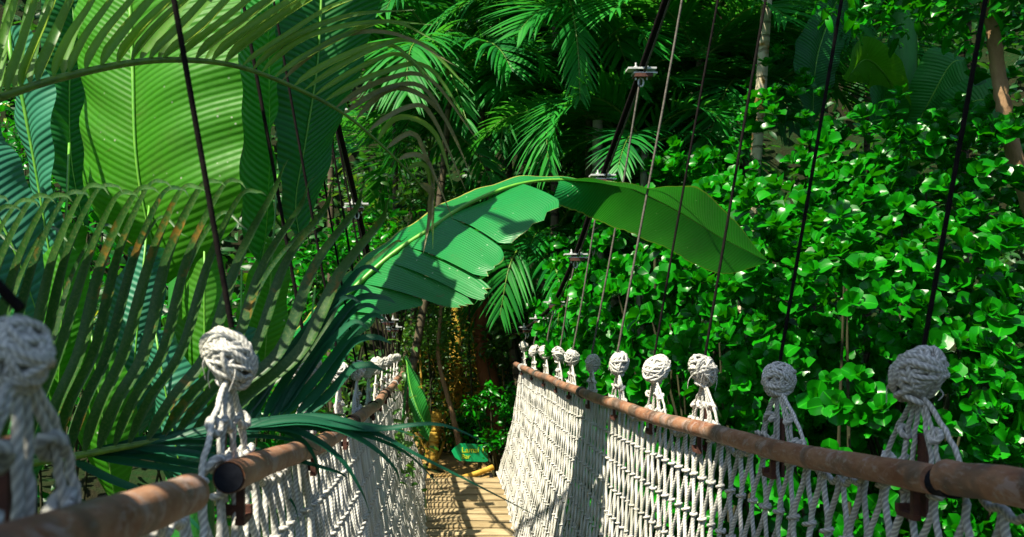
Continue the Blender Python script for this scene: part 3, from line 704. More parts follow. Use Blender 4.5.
# extra lower leaves behind the spotted frond
for i, (x, y, s, mt, d) in enumerate([(60, 300, 1, 'giant', 2.9), (130, 330, 1.1, 'giantteal', 3.0), (205, 330, 1.0, 'giant', 3.1), (265, 300, .8, 'giant', 3.6), (180, 400, .9, 'giantteal', 2.9), (110, 400, .9, 'giant', 2.8), (20, 380, 1, 'giantdark', 2.7), (300, 380, .6, 'giant', 3.8), (240, 380, .7, 'giantteal', 3.3)]):
    q = 60*s; tl = R.uniform(-25, 25)
    hang_leaf([(x+tl, y-q*1.3, d), (x+tl*.5, y, d-.05), (x, y+q*1.2, d-.05), (x-tl*.4, y+q*2, d)], [(x+tl-q*.3, y-q*1.2, d+.1), (x-q*.5, y, d+.05), (x-q*.45, y+q*1.1, d+.05), (x-tl*.4-2, y+q*2, d)],
              [(x+tl+q*.3, y-q*1.2, d+.1), (x+q*.5, y, d), (x+q*.45, y+q*1.1, d+.02), (x-tl*.4+2, y+q*2, d)], M[mt], R.random(), par=ban1, top=P(x+tl*1.5, y-q*2.6, d+.4), rr=.005, nl=36)

# ------------------------------------------------------------------ arching banana leaf over the bridge
b2 = P(300, 345, 4.3); g0 = float(gz(b2[0], 4.3))
ban2 = thing('banana_plant', 'banana plant at left of the bridge whose single torn leaf arches over the walkway', 'banana plant', (b2[0]-.1, 4.3, g0))
mb = MB(); z = np.linspace(g0-.2, b2[2], 18); tube(mb, np.stack([b2[0]-.1+.1*np.linspace(0, 1, 18)**3, 4.3+0*z, z], 1), np.linspace(.09, .03, 18), 12); part(mb, 'stem', M['stem'], ban2)
mid = [(300, 345, 4.25), (345, 297, 4.25), (390, 256, 4.3), (430, 229, 4.35), (470, 203, 4.42), (520, 184, 4.5), (570, 180, 4.58), (625, 186, 4.6), (674, 209, 4.58), (720, 237, 4.52), (767, 261, 4.45)]
mb = MB()
# far blade the whole way, near blade on the outer half
Fe = [(292, 335, 4.5), (335, 285, 4.6), (378, 246, 4.66), (420, 218, 4.72), (462, 194, 4.72), (515, 178, 4.70), (568, 177, 4.66), (618, 183, 4.62)]
blade(mb, PL(mid[:7]+[(618, 185, 4.60)]), PL(Fe), None, 70, 7, .06, .010, .45, jag=.04)
midR = [(560, 180, 4.57), (590, 182, 4.6)]+mid[7:]
Ne = [(552, 203, 4.30), (580, 213, 4.6), (612, 227, 4.92), (664, 247, 4.95), (716, 274, 4.8), (766, 263, 4.46)]
Fr = [(560, 178, 4.56), (592, 178, 4.5), (646, 187, 4.28), (695, 187, 4.22), (735, 221, 4.3), (768, 260, 4.44)]
blade(mb, PL(midR), PL(Fr), PL(Ne), 70, 10, -.05, .008, .25, jag=.03)
# near blade, inner part: torn lobes hanging towards the camera
lobe(mb, P(447, 217, 4.38), P(523, 184, 4.5), P(506, 244, 4.05), P(562, 200, 4.2), .10, rnd=.55, tipw=.8)
lobe(mb, P(404, 246, 4.32), P(449, 216, 4.38), P(482, 274, 3.9), P(510, 250, 4.02), .08, rnd=.5, tipw=.7)
lobe(mb, P(384, 261, 4.30), P(406, 245, 4.32), P(482, 298, 3.85), P(490, 280, 3.9), .08, rnd=.45, tipw=.3)
lobe(mb, P(360, 283, 4.28), P(386, 259, 4.30), P(452, 304, 3.9), P(478, 297, 3.88), .06, rnd=.4, tipw=.2)
lobe(mb, P(330, 312, 4.26), P(362, 281, 4.28), P(385, 312, 4.05), P(432, 300, 4.0), .05, rnd=.35, tipw=.4)
lobe(mb, P(302, 343, 4.25), P(332, 310, 4.26), P(342, 350, 4.1), P(382, 314, 4.08), .05, rnd=.35, tipw=.4)
lf = part(mb, 'leaf', M['arch'], ban2)
m2 = MB(); rib(m2, [p+A(0, -.004, .0) for p in PL(mid)], .014, .0025, 70); part(m2, 'midrib', M['midrib'], lf)

# ------------------------------------------------------------------ background palms
FM = []
for sd, kw in enumerate([dict(L=1.9, droop=.9, hang=.35), dict(L=1.6, droop=1.3, hang=.5, lift=.35), dict(L=2.1, droop=.7, hang=.6, ll=.75), dict(L=1.3, droop=1.0, ll=.6, n=26, hang=.25), dict(L=1.7, droop=1.6, lift=.45, hang=.3)]):
    rb, lb = frond_mesh(sd+21, **kw); FM.append((rb.mesh('frond', M['rachis']), lb))
LEAFM = {}
def frond_leaf(k, mat):
    if (k, mat) not in LEAFM: LEAFM[(k, mat)] = FM[k][1].mesh('leaflets', M[mat])
    return LEAFM[(k, mat)]
LABS = set()
palmN_fronds()
def bg_palm(px, py, d, nf, mat, label, sc=1., trunk='trunkdark', r=.04, lean=0., az0=None, elev=(-.1, .9), visible_trunk=True):
    c = P(px, py, d); g = float(gz(c[0]+lean, d))
    t = thing('palm', label, 'palm', (c[0]+lean, d, g), 'palms in the jungle behind the bridge')
    mb = MB(); z = np.linspace(g-.1, c[2], 26); q = np.linspace(0, 1, 26)
    tube(mb, np.stack([c[0]+lean*(1-q)**1.5, d+.1*np.sin(q*3), z], 1), np.linspace(r*1.25, r*.8, 26), 10); part(mb, 'trunk', M[trunk], t)
    a0 = R.random()*6.28 if az0 is None else az0
    for i in range(nf):
        k = R.randrange(5); o = bpy.data.objects.new('frond', FM[k][0]); COL.objects.link(o); o.parent = t
        o.location = Vector(c)-Vector(t.location)
        o.rotation_euler = (R.uniform(-.3, .3), -R.uniform(*elev), a0+i*2*PI/nf*1.0+R.uniform(-.35, .35)); s = sc*R.uniform(.85, 1.15); o.scale = (s, s, s)
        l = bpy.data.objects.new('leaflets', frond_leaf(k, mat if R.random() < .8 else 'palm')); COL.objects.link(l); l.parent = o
    return t
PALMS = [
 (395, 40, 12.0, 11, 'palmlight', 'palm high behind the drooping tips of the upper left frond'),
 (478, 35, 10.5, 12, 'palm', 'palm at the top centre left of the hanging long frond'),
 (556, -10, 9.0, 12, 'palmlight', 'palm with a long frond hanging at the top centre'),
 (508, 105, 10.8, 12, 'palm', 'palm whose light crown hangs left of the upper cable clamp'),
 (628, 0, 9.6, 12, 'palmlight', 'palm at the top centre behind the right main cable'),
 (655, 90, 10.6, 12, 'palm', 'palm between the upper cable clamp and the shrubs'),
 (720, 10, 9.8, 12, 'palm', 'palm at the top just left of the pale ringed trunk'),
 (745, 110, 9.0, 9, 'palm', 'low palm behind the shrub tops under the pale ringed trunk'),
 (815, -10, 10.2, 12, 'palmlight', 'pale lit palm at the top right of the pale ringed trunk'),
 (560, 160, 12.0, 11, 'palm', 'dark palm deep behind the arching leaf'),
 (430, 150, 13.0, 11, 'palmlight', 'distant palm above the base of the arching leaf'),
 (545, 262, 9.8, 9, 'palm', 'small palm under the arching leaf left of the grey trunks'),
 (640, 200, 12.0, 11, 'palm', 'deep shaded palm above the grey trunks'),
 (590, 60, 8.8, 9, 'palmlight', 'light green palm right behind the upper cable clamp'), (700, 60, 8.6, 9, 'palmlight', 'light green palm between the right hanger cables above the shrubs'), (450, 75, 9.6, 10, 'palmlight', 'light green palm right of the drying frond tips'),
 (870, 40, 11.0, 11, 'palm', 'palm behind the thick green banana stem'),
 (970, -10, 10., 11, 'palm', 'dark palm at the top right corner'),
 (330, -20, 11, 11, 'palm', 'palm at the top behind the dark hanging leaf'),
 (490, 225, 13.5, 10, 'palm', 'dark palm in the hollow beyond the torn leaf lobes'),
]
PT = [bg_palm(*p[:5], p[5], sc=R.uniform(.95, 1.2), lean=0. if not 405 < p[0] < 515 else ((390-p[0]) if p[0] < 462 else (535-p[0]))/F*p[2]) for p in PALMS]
def pfrond(par, pts, ll, d, mat, w=.032, n=30, hang=.3, droopx=0.):
    """single frond whose rachis runs through given places"""
    path = cr([P(x, y, d+dd) for x, y, dd in pts], 40); T = np.gradient(path, axis=0); T /= np.linalg.norm(T, axis=1)[:, None]
    mb = MB(); tube(mb, path, np.linspace(.014, .003, 40), 6); f = part(mb, 'frond', M['rachis'], par)
    lb = MB()
    for i in range(n):
        q = .06+.93*i/(n-1); k = int(q*39); t = T[k]; S = unit(np.cross(t, A(.1, -1, .15)))
        for sg in (-1, 1):
            an = math.radians(62*(1-.55*q)+R.uniform(-5, 5)); l = ll*math.sin(PI*min(.15+q*.8, 1))**.6*R.uniform(.9, 1.1)
            D = unit(t*math.cos(an)+S*sg*math.sin(an)+A(0, -.18, 0)); u = np.linspace(0, 1, 9)[:, None]
            leaflet(lb, path[k]+D*u*l-A(0, 0, 1)*u**2*l*hang, w*R.uniform(.85, 1.1), np.cross(D, A(0, -1, .2)), .4)
    part(lb, 'leaflets', M[mat], f)
pfrond(PT[2], [(556, -10, 0), (562, -25, -.3), (572, 10, -.8), (578, 50, -1.), (580, 100, -1.)], .36, 8.8, 'palmlight', n=36)
pfrond(PT[1], [(478, 35, 0), (500, 40, -.5), (508, 80, -.9), (500, 150, -1.2)], .40, 10, 'palmlight', w=.04, n=28)
pfrond(PT[4], [(628, 0, 0), (610, 0, -.4), (618, 40, -.9), (640, 95, -1.2)], .45, 9.3, 'palmlight', w=.04, n=30)
pfrond(PT[5], [(655, 90, 0), (672, 95, -.5), (672, 130, -1.0), (655, 185, -1.3)], .42, 9.9, 'palmlight', w=.04, n=30)
pfrond(PT[11], [(545, 262, 0), (525, 245, -.4), (510, 265, -.8), (500, 315, -.9)], .48, 9.4, 'palmlight', w=.035, n=26)
pfrond(PT[11], [(545, 262, 0), (548, 255, -.4), (560, 285, -.8), (556, 340, -.9)], .35, 9.2, 'palm', w=.03, n=26)
pfrond(PT[8], [(815, -10, 0), (835, -5, -.5), (850, 25, -.9), (878, 75, -1.0)], .45, 9.4, 'palmlight', w=.04, n=28)
pfrond(PT[0], [(395, 40, 0), (420, 20, -.8), (445, 60, -1.5), (470, 130, -2.0)], .42, 10.5, 'palmlight', w=.04, n=28)
pfrond(PT[10], [(430, 150, 0), (455, 135, -1), (480, 160, -2.0), (505, 215, -2.4)], .5, 12, 'palmlight', w=.045, n=28)
# small yellowing fronds beside the arching leaf
t = thing('palm_seedling', 'small palm with curled yellow leaflets just above the arching leaf', 'palm', P(655, 215, 7.2))
mb = MB(); lb = MB()
c = P(655, 205, 7.2)
tube(mb, [P(655, 215, 7.2)-A(0, 0, 1.2), P(655, 215, 7.2), c], .012, 6)
for i in range(16):
    a = R.uniform(0, PI); l = R.uniform(.16, .34); u = np.linspace(0, 1, 9)[:, None]; Dd = A(math.cos(a), -.3, math.sin(a)*.9)
    leaflet(lb, c+Dd*l*u-A(0, 0, 1)*u**2*l*.6, .022, A(0, .6, .5), .3)
part(mb, 'stem', M['twig'], t); part(lb, 'leaflets', M['palmyellow'], t)

# ------------------------------------------------------------------ trunks one can tell apart
def trunk(name, label, cat, pts, r, mat, group=None, n=30, leafy=None):
    pts = PL(pts); g = float(gz(pts[0][0], pts[0][1])); t = thing(name, label, cat, (pts[0][0], pts[0][1], g), group)
    pts = [A(pts[0][0], pts[0][1], g-.1)]+pts if pts[0][2] > g+.15 else pts
    mb = MB(); p = cr(pts, n*2); p += NR.normal(0, r[0]*.05, p.shape); tube(mb, p, np.linspace(r[0], r[1], n*2)*(1+NR.normal(0, .03, n*2)), 14); part(mb, 'trunk', M[mat], t)
    return t, pts
def leafblob(mb, c, rad, n, size, squash=.8, shape='oval', tilt=.6):
    scatter(mb, np.asarray(c)+unit_ball(n)*A(rad, rad, rad*squash), size, tilt=tilt)
def unit_ball(n, inner=0.):
    v = NR.normal(size=(n, 3)); v /= np.linalg.norm(v, axis=1)[:, None]; return v*(inner+(1-inner)*NR.random((n, 1))**(1/2.2))
def leaf_template(nu=4, nv=5, L=1., W=.62, fold=.18, curl=.25, power=.75, obov=.15):
    th = np.linspace(0, PI, nv+1); v = (1-np.cos(th))/2; u = np.linspace(-1, 1, nu+1)
    w = W/2*np.sin(th)**power*(1-obov+2*obov*v); w[0] = .02; w[-1] = .04
    pts = np.zeros((nv+1, nu+1, 3)); at = np.zeros((nv+1, nu+1, 3))
    pts[..., 0] = v[:, None]*L; pts[..., 1] = u[None]*w[:, None]; pts[..., 2] = fold*np.abs(u[None])*w[:, None]*2-curl*(v[:, None]-.35)**2*L+.03*np.sin(v[:, None]*9)*np.abs(u[None])*L
    at[..., 0] = u[None]; at[..., 1] = v[:, None]
    n = nu+1; i = np.arange(nv)[:, None]*n; j = np.arange(nu)[None]; q = (i+j).ravel()
    return pts.reshape(-1, 3), np.stack([q, q+1, q+n+1, q+n], 1), at.reshape(-1, 3)
T_ROUND = [leaf_template(4, 6, 1., .86, .22, .35, .62, .22), leaf_template(4, 6, 1., .78, .10, .6, .6, .25), leaf_template(4, 6, 1., .95, .3, .15, .6, .2)]
T_OVAL = [leaf_template(2, 4, 1., .42, .2, .4, .8, 0), leaf_template(2, 4, 1., .36, .1, .7, .8, 0)]
T_CARD = [leaf_template(2, 2, 1., .45, .2, .4, .9, 0)]
def place(mb, pos, X, Z, size, tmpl, rnd=None):
    """pos (n,3), X growth dir, Z normal hint"""
    n = len(pos); X = X/np.linalg.norm(X, axis=1)[:, None]; Y = np.cross(Z, X); Y /= np.maximum(np.linalg.norm(Y, axis=1), 1e-6)[:, None]; Zz = np.cross(X, Y)
    rnd = NR.random(n) if rnd is None else rnd
    which = NR.integers(0, len(tmpl), n)
    for k, (tv, tf, ta) in enumerate(tmpl):
        I = np.where(which == k)[0]
        if not len(I): continue
        s = size[I][:, None, None]
        v = pos[I][:, None]+s*(tv[None, :, :1]*X[I][:, None]+tv[None, :, 1:2]*Y[I][:, None]+tv[None, :, 2:]*Zz[I][:, None])
        a = np.repeat(ta[None], len(I), 0).copy(); a[..., 2] = rnd[I][:, None]
        f = tf[None]+(np.arange(len(I))*len(tv))[:, None, None]
        mb.add(v.reshape(-1, 3), f.reshape(-1, 4), a=a.reshape(-1, 3))
def scatter(mb, pos, size, tmpl=None, tilt=.6, rnd=None):
    n = len(pos); X = NR.normal(size=(n, 3)); X[:, 2] = X[:, 2]*.4-.25; Z = NR.normal(size=(n, 3))*tilt; Z[:, 2] += 1; Z[:, 1] -= .4
    place(mb, pos, X, Z, size*NR.uniform(.7, 1.25, n), tmpl or T_OVAL, rnd)
def rosettes(mb, cen, out, size, k=6):
    """little whorls of round leaves facing 'out'"""
    n = len(cen); out = out/np.linalg.norm(out, axis=1)[:, None]
    e1 = np.cross(out, NR.normal(size=(n, 3))); e1 /= np.linalg.norm(e1, axis=1)[:, None]; e2 = np.cross(out, e1)
    for j in range(k):
        a = j*2.4+NR.uniform(-.4, .4, n); op = (.25+.75*j/k)*NR.uniform(.8, 1.15, n)  # openness
        rad = np.cos(a)[:, None]*e1+np.sin(a)[:, None]*e2
        X = rad*op[:, None]+out*(1.15-op)[:, None]; Z = out*op[:, None]-rad*(1.1-op)[:, None]+NR.normal(0, .18, (n, 3))
        pos = cen+out*(.02*(k-j)*size)[:, None]-out*(.25*j/k*size)[:, None]
        place(mb, pos, X, Z, size*(.65+.45*j/k)*NR.uniform(.8, 1.15, n), T_ROUND, np.clip(NR.normal(.45+.25*(1-j/k), .2, n), 0, .95)+(NR.random(n) < .002)*.05)
# grey trunks under the arching leaf: palms whose crowns hang above it
for (px, py, d, r, ln, lab) in [(598, 120, 8.6, .06, .10, 'grey-trunked palm under the arching leaf, leftmost of its cluster'), (618, 135, 8.9, .05, .0, 'grey-trunked palm in the middle of the cluster under the arching leaf'),
                                (645, 145, 8.4, .04, -.10, 'thin grey-trunked palm rightmost in the cluster under the arching leaf')]:
    bg_palm(px, py, d, 9, 'palmlight', lab, sc=.72, r=r, lean=ln, trunk='trunklit')
bg_palm(771, -90, 7.5, 9, 'palmlight', 'palm with a pale ringed leaning trunk at the top right of centre', sc=.9, r=.052, lean=-.55, trunk='trunkpale')
tr, _ = trunk('tree', 'brown curving tree trunk at the right edge above the shrubs', 'tree', [(1075, 330, 5.6), (1045, 250, 5.6), (1020, 175, 5.55), (1004, 110, 5.5), (997, 60, 5.5), (988, 10, 5.5), (970, -60, 5.5)], (.055, .035), 'trunkbrown')
mb = MB(); leafblob(mb, P(960, -40, 5.6), .9, 900, .12, .45); leafblob(mb, P(1040, -20, 5.3), .7, 500, .12, .6); part(mb, 'crown', M['shrub'], tr)
# understory stems at the end of the bridge
tr, _ = trunk('tree', 'slim crooked brown trunk beyond the end of the deck', 'tree', [(463, 480, 10.4), (461, 455, 10.4), (456, 430, 10.4), (450, 405, 10.4), (443, 380, 10.4), (438, 350, 10.4), (441, 300, 10.4), (436, 240, 10.4)], (.04, .016), 'trunkbrown')
mb = MB(); leafblob(mb, P(440, 330, 10.5), .45, 500, .07); leafblob(mb, P(436, 260, 10.5), .55, 600, .08); part(mb, 'crown', M['under'], tr)
trunk('tree_stump', 'broken ochre trunk standing left of the green sign', 'stump', [(433, 470, 10.2), (434, 440, 10.2), (437, 412, 10.2)], (.05, .058), 'trunkyellow')
trunk('tree', 'sunlit ochre trunk in the dark hollow above the sign', 'tree', [(458, 440, 12.), (457, 380, 12), (456, 350, 12.), (459, 300, 12)], (.10, .085), 'trunkyellow')
trunk('tree', 'red brown root-like trunk right of the ochre trunk', 'tree', [(498, 430, 11.), (491, 390, 11), (484, 350, 11.), (482, 320, 11), (476, 240, 11)], (.13, .10), 'root')
for i, (x, y0, lab) in enumerate([(429, 330, 'thin upright sapling stem left of the crooked trunk'), (420, 320, 'thin pale sapling beside the left net end'), (470, 330, 'thin dark vine stem hanging above the sign')]):
    trunk('sapling', lab, 'sapling', [(x, 470, 10.8), (x+2, 400, 10.8), (x-1, y0, 10.8), (x+3, 250, 10.8)], (.014, .01), 'trunkyellow' if i == 1 else 'twig')
# ------------------------------------------------------------------ shrubs on the right
SH = [(2.5, 5.3, 1.05, 'nearest glossy round-leaved shrub at the lower right edge', -.55, 1.05),
      (2.0, 6.4, 1.0, 'glossy round-leaved shrub behind the second wrapped knot', -.15, 1.0),
      (3.45, 6.2, 1.15, 'tall glossy round-leaved shrub at the right edge below the brown trunk', .02, 1.2),
      (1.95, 7.7, .95, 'glossy round-leaved shrub directly under the tip of the arching leaf', .05, 1.25),
      (3.0, 7.6, 1.15, 'tall glossy round-leaved shrub under the pale ringed trunk', .2, 1.25),
      (1.62, 8.9, .7, 'smaller glossy round-leaved shrub beside the grey palm trunks', .05, 1.0),
      (4.7, 7.4, 1.2, 'glossy round-leaved shrub at the right behind the tall one', -.2, 1.4),
      (2.3, 9.3, .8, 'farthest glossy round-leaved shrub, its top just left of the pale trunk', 1.1, 1.2)]
for (x, y, rad, lab, zc, zs) in SH:
    g = float(gz(x, y)); t = thing('shrub', lab, 'shrub', (x, y, g), 'glossy round-leaved shrubs on the right')
    c = A(x, y, CZ+zc)
    n = int(620*rad*rad*zs)
    v = NR.normal(size=(n, 3)); v /= np.linalg.norm(v, axis=1)[:, None]
    v = v[(v[:, 1] < .55)]
    lump = 1+.24*np.sin(v[:, 0]*6+x*3)*np.sin(v[:, 2]*7+y)+.10*np.sin(v[:, 2]*15+v[:, 0]*11)
    rr_ = rad*lump*NR.uniform(.80, 1.03, len(v))
    cen = c+v*rr_[:, None]*A(1, .9, zs*1.15)
    hole = np.sin(cen[:, 0]*7.3+cen[:, 2]*3.1)*np.sin(cen[:, 2]*8.1-cen[:, 0]*2.7+x)+.5*np.sin(cen[:, 0]*17+cen[:, 2]*13)*np.sin(cen[:, 2]*19+1)
    kp_ = hole > -.58+.1*R.random(); cen = cen[kp_]; v = v[kp_]
    mb = MB(); out = v*A(1, 1, .9)+A(-.25, -.35, .45)+NR.normal(0, .28, v.shape)
    rosettes(mb, cen, out, np.full(len(v), .098)*NR.uniform(.8, 1.25, len(v)))
    # lower skirt to the ground
    n2 = int(120*rad); a = NR.uniform(PI*.75, PI*1.9, n2); zz = NR.uniform(g+.05, c[2], n2)
    cen2 = np.stack([x+rad*.8*np.cos(a), y+rad*.75*np.sin(a), zz], 1)
    rosettes(mb, cen2, np.stack([np.cos(a), np.sin(a)-.2, .4+0*a], 1)+NR.normal(0, .3, (n2, 3)), NR.uniform(.09, .14, n2))
    part(mb, 'foliage', M['shrub'], t)
    mb = MB()
    for k in range(12):
        e = c+unit_ball(1)[0]*rad*.8*A(1, .9, zs); b = A(x+R.uniform(-.15, .15), y+R.uniform(-.15, .15), g-.05)
        tube(mb, cr([b, (b+e)/2+A(R.uniform(-.1, .1), R.uniform(-.1, .1), .15), e], 12), np.linspace(.022, .006, 12), 6)
    part(mb, 'stem', M['twig'], t)
# ------------------------------------------------------------------ banana plants right
b3 = P(905, 330, 8.0); g0 = float(gz(b3[0], 8.))
ban3 = thing('banana_plant', 'banana plant with a thick upright green stem at the top right above the shrubs', 'banana plant', (b3[0], 8., g0))
mb = MB(); z = np.linspace(g0-.1, CZ+3.4, 24); tube(mb, np.stack([b3[0]+.03*np.sin(z), 8+0*z, z], 1), np.linspace(.15, .11, 24), 16); part(mb, 'stem', M['stem'], ban3)
RL = [([(905, 110, 7.8), (885, 75, 7.6), (865, 60, 7.5), (845, 80, 7.4)], 24, 'giant', 1.0), ([(905, 150, 7.9), (930, 100, 7.7), (950, 65, 7.6), (965, 60, 7.6)], 26, 'giantdark', .9), ([(905, 140, 7.9), (955, 110, 7.4), (985, 100, 7.2), (1010, 115, 7.1)], 24, 'giantdark', .6),
      ([(900, 130, 7.8), (895, 110, 7.5), (885, 100, 7.4), (870, 130, 7.3)], 18, 'giantdark', .5), ([(850, -30, 8), (825, 30, 7.7), (815, 70, 7.6), (812, 130, 7.6)], 22, 'giantdark', .2), ([(905, 160, 7.6), (945, 140, 7.2), (960, 120, 7.1), (950, 150, 6.9)], 22, 'giant', .5)]
for pts, w, mt, rn in RL:
    q = np.array(pts, float); T = np.gradient(q[:, :2], axis=0); T /= np.linalg.norm(T, axis=1)[:, None]; Nn = np.stack([-T[:, 1], T[:, 0]], 1)
    ww = np.array([.25, .9, 1., .05])*w
    Le = np.concatenate([q[:, :2]+Nn*ww[:, None], q[:, 2:]-.15], 1); Re = np.concatenate([q[:, :2]-Nn*ww[:, None], q[:, 2:]+.1], 1)
    hang_leaf([tuple(a) for a in q], [tuple(a) for a in Le], [tuple(a) for a in Re], M[mt], rn, par=ban3, rr=.009, nl=36)
# leaf at the left end of the deck
b4 = P(398, 470, 7.9)
t = thing('banana_seedling', 'young plant with a broad green leaf folded against the far end of the left net', 'plant', (b4[0]-.1, 8.3, float(gz(b4[0]-.1, 8.3))))
mb = MB(); rib(mb, [A(b4[0]-.1, 8.3, float(gz(b4[0]-.1, 8.3))), P(403, 420, 8.0), P(408, 360, 8)], .02, .008, 12); part(mb, 'stem', M['stem'], t)
hang_leaf([(406, 355, 8.), (410, 385, 7.9), (418, 410, 7.8), (430, 432, 7.8)], [(405, 357, 8.), (409, 395, 7.9), (415, 425, 7.8), (428, 442, 7.8)], [(407, 354, 8.), (418, 380, 7.8), (428, 402, 7.7), (431, 432, 7.8)], M['giantdark'], .7, par=t, rr=.006, nl=30)
# ------------------------------------------------------------------ understory bushes
UB = [(440, 420, 11.0, .5, 700, .07, 'under', 'leafy bush left behind the ochre stump'), (500, 415, 9.9, .38, 520, .08, 'shrub', 'bright leafy bush right of the green sign by the net end'), (478, 425, 10.9, .4, 500, .07, 'shrub', 'low bright bush directly above the green sign'),
      (470, 350, 11.8, .9, 1300, .08, 'under', 'twiggy dark bush filling the hollow above the sign'), (425, 350, 11.3, .6, 1100, .08, 'under', 'twiggy bush above the left end of the net'), (520, 330, 10.6, .6, 800, .09, 'under', 'dark bush at the far end of the right handrail'),
      (560, 300, 11.5, .9, 900, .1, 'far', 'dark bush behind the small clamps of the right cable'), (340, 250, 9.5, .9, 1000, .11, 'shrub', 'round-leaved bush seen between the left hangers'), (385, 215, 10.5, .8, 900, .09, 'under', 'pale green bush behind the left main cable'),
      (20, 130, 5.5, .7, 1000, .06, 'shrub', 'small-leaved bright bush at the left edge between the banana leaves'), (70, 330, 4.6, .8, 900, .09, 'shrub', 'leafy bush low at the left behind the spotted frond'), (250, 400, 5.2, .8, 900, .09, 'shrub', 'leafy bush behind the left net and the wrapped knot'), (320, 420, 6.5, .8, 900, .09, 'under', 'dark bush behind the middle of the left net')]
for (px, py, d, rad, n, sz, mt, lab) in UB:
    c = P(px, py, d); g = float(gz(c[0], d)); t = thing('bush', lab, 'bush', (c[0], d, g), 'understory bushes')
    mb = MB(); cl = unit_ball(max(6, n//60))*A(rad, rad*.7, rad*.9)
    pos = c+cl[NR.integers(0, len(cl), n)]+NR.normal(0, rad*.17, (n, 3)); scatter(mb, pos, sz); part(mb, 'foliage', M[mt], t)
    mb = MB()
    for q in cl[:14]: 
        b = A(c[0]+R.uniform(-.1, .1), d, g-.05); tube(mb, cr([b, (b+c+q)/2+A(R.uniform(-.1, .1), 0, .1), c+q], 10), np.linspace(.018, .004, 10), 5)
    part(mb, 'stem', M['twig'], t)
for (px, py, d, rad, n, lab) in [(455, 375, 11.2, .45, 520, 'bush coloured golden brown as if sunlit in the hollow above the green sign'), (428, 425, 10.6, .28, 260, 'small bush coloured golden as if sunlit left of the ochre stump'), (488, 345, 11.5, .5, 520, 'bush coloured rust-brown as if in warm sun by the far end of the right net')]:
    c = P(px, py, d); g = float(gz(c[0], d)); t = thing('bush', lab, 'bush', (c[0], d, g), 'understory bushes')
    mb = MB(); cl = unit_ball(12)*rad; scatter(mb, c+cl[NR.integers(0, 12, n)]+NR.normal(0, rad*.2, (n, 3)), .065); part(mb, 'foliage', M['goldlit'], t)
    mb = MB()
    for q in cl[:8]:
        b = A(c[0]+R.uniform(-.1, .1), d, g-.05); tube(mb, cr([b, (b+c+q)/2+A(R.uniform(-.1, .1), 0, .1), c+q], 10), np.linspace(.022, .006, 10), 5)
    part(mb, 'stem', M['trunkyellow'], t)
# ------------------------------------------------------------------ strap leaves low at the right
for i, (px, py, d, lab) in enumerate([(985, 520, 3.0, 'clump of long arching strap leaves under the right handrail joint'), (1040, 470, 3.4, 'clump of strap leaves at the lower right corner'), (900, 560, 3.2, 'clump of strap leaves half hidden behind the right net')]):
    c = P(px, py+90, d); g = float(gz(c[0], d)); t = thing('strap_leaf_plant', lab, 'plant', (c[0], d, g), 'strap-leaved plants below the right net')
    mb = MB()
    for k in range(34):
        a = R.uniform(0, 2*PI); l = R.uniform(.7, 1.15); u = np.linspace(0, 1, 16)[:, None]; D = A(math.cos(a)*.6, math.sin(a)*.6, 1.0)
        b = A(c[0], d, max(g, c[2]-.5)); leaflet(mb, b+D*l*u-A(0, 0, 1)*u**2.3*l*.75+A(math.cos(a), math.sin(a), 0)*u**2*l*.3, .022, np.cross(D, A(0, 0, 1)), .3)
    part(mb, 'leaves', M['blade'], t)
    mb = MB(); tube(mb, [A(c[0], d, g-.05), A(c[0], d, max(g, c[2]-.5)+.03)], .05, 8); part(mb, 'stem', M['twig'], t)
# ------------------------------------------------------------------ far foliage (stuff)
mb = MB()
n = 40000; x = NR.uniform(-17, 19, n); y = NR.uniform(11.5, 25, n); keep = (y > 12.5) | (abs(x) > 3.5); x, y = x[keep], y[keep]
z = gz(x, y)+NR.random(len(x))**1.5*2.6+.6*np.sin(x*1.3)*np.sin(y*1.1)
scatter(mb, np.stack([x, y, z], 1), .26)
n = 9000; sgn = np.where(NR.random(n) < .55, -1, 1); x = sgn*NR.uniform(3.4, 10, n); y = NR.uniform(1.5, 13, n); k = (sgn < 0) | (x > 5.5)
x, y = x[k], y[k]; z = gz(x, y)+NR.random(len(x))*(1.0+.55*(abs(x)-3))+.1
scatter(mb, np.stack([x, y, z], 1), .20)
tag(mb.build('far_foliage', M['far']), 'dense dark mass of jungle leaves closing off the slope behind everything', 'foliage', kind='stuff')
# ------------------------------------------------------------------ sign
sp_ = P(470, 452, 9.9)
sg = thing('direction_sign', 'green arrow-shaped sign with yellow lettering beyond the far end of the deck', 'sign', (sp_[0]+.1, 9.92, float(gz(sp_[0]+.1, 9.92))))
def SP(x, y): return P(x, y, 9.9)
out = [(451.5, 451), (455, 447), (460, 443.5), (486, 444.5), (488, 446), (488, 461), (485, 462), (460, 461), (455, 457.5)]
mb = MB(); f = np.array([SP(*p) for p in out]); b = f+A(0, .02, 0); m = len(out)
mb.add(np.vstack([f, f.mean(0)]), f3=[(i, (i+1) % m, m) for i in range(m)]); mb.add(np.vstack([b, b.mean(0)]), f3=[((i+1) % m, i, m) for i in range(m)])
mb.add(np.vstack([f, b]), [(i, (i+1) % m, m+(i+1) % m, m+i) for i in range(m)]); board = part(mb, 'board', M['sign'], sg, smooth=False)
mb = MB(); tube(mb, [A(SP(480, 0)[0], 9.95, float(gz(sp_[0], 9.95))-.1), A(SP(480, 0)[0], 9.95, SP(0, 446)[2])], .022, 8); part(mb, 'post', M['twig'], sg)
mb = MB(); mb2 = MB()
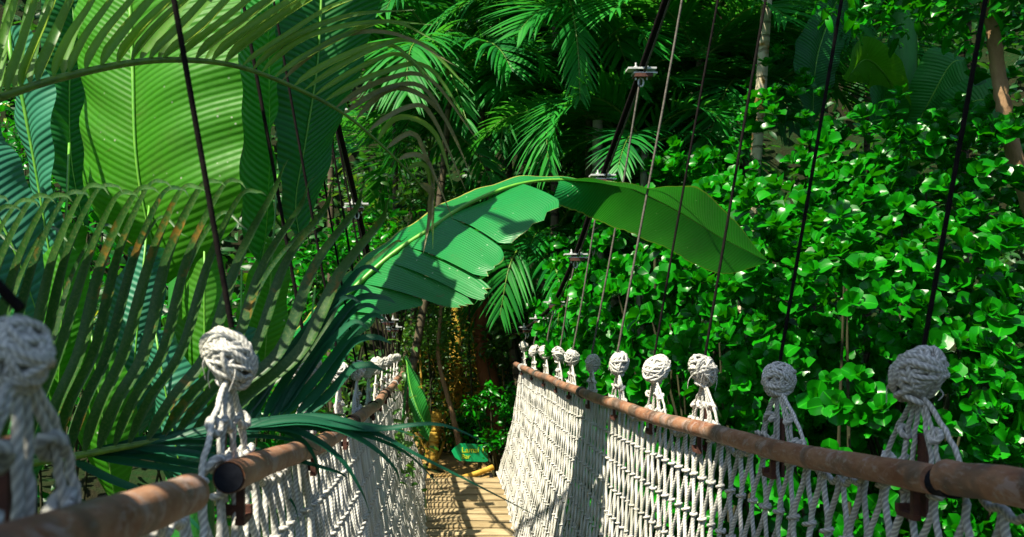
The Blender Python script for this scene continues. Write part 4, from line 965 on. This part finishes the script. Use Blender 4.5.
def text(s, px, py, h):
    cu = bpy.data.curves.new('t', 'FONT'); cu.body = s; cu.size = h; cu.extrude = .002; ob = bpy.data.objects.new('t', cu); COL.objects.link(ob)
    dg = bpy.context.evaluated_depsgraph_get(); me = bpy.data.meshes.new_from_object(ob.evaluated_get(dg)); bpy.data.objects.remove(ob)
    o = bpy.data.objects.new('lettering', me); COL.objects.link(o); me.materials.clear(); me.materials.append(M['signtext']); o.parent = board
    o.rotation_euler = (PI/2, 0, 0); o.location = Vector(SP(px, py)-A(0, .004, 0))-Vector(sg.location); return o
text('Lamai 1', 461.5, 452.3, .082); text('Bar', 461.5, 458.5, .070)
# fallen ochre timber and planks at the path
mb = MB(); tube(mb, cr([P(462, 478, 9.7), P(478, 473, 9.75), P(493, 467, 9.8)], 12), .03, 10)
o = thing('log', 'sunlit ochre log lying across the path below the green sign', 'log', P(455, 470, 9.65)); part(mb, 'wood', M['trunkyellow'], o)

# ------------------------------------------------------------------ canopy above (unseen crowns added outside the frame to shade ropes and leaves)
def canopy(bx, by, c, rad, n, size, label):
    g = float(gz(bx, by)); t = thing('tree', label, 'tree', (bx, by, g), 'unseen trees added for shade'); c = A(*c); rad = A(*rad)
    mb = MB(); tube(mb, cr([A(bx, by, g), A(bx, by, (g+c[2])/2), (A(bx, by, c[2])+c)/2, c], 20), np.linspace(.16, .05, 20), 10); part(mb, 'trunk', M['trunkdark'], t)
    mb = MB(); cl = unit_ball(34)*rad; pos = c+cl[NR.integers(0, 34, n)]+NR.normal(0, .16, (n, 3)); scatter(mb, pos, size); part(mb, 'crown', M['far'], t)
canopy(-3.2, -1.8, (-1.05, -.1, CZ+4.1), (1.05, 1.45, .5), 2300, .20, 'unseen tree left of and behind the viewpoint, added to shade the near ropes')
canopy(5.6, 6.0, (2.1, 5.6, CZ+6.8), (1.5, 1.5, .7), 1500, .24, 'unseen tree at the right, its crown added above the frame to shade the banana leaves')
0 and canopy(7.5, 12.5, (4.8, 12.5, 9.5), (2.6, 2.6, .9), 1300, .34, 'tall tree behind the right shrubs, its crown above the picture')
0 and canopy(1.5, 16.5, (1.5, 16.5, 12.5), (3, 3, 1), 1500, .36, 'tall tree far behind the sign, its crown above the picture')

# ------------------------------------------------------------------ light, camera
SUN_D = unit(A(.50, .42, -1.0))   # travel direction
sun = bpy.data.lights.new('sun', 'SUN'); sun.energy = 5.0; sun.angle = math.radians(.5); sun.color = (1, .91, .74)
so = bpy.data.objects.new('sun', sun); COL.objects.link(so); so.rotation_euler = Vector(SUN_D).to_track_quat('-Z', 'Y').to_euler(); so.location = (-5, -5, 12)
w = bpy.data.worlds.new('World'); sc.world = w; w.use_nodes = True; nt = w.node_tree
bg = nt.nodes.get('Background') or nt.nodes.new('ShaderNodeBackground')
sky = nt.nodes.new('ShaderNodeTexSky'); sky.sky_type = 'NISHITA'; sky.sun_disc = False
sky.sun_elevation = math.asin(-SUN_D[2]); sky.sun_rotation = math.atan2(-SUN_D[0], -SUN_D[1])
nt.links.new(sky.outputs[0], bg.inputs[0]); bg.inputs[1].default_value = .078
cam = bpy.data.cameras.new('camera'); co = bpy.data.objects.new('camera', cam); COL.objects.link(co); sc.camera = co
co.location = (0, 0, CZ); co.rotation_euler = (PI/2, 0, 0); cam.sensor_width = 36; cam.lens = F/1024*36
cam.shift_x = (512-VX)/1024; cam.shift_y = (VY-268.5)/1024; cam.clip_start = .05; cam.clip_end = 600
cam.dof.use_dof = True; cam.dof.focus_distance = 3.6; cam.dof.aperture_fstop = 7.5
sc.view_settings.view_transform = 'Standard'; sc.view_settings.look = 'None'; sc.view_settings.gamma = 1; sc.view_settings.exposure = 1.3
sc.render.resolution_x = 1024; sc.render.resolution_y = 537
try:
    sc.cycles.max_bounces = 6; sc.cycles.transparent_max_bounces = 4
except Exception: pass
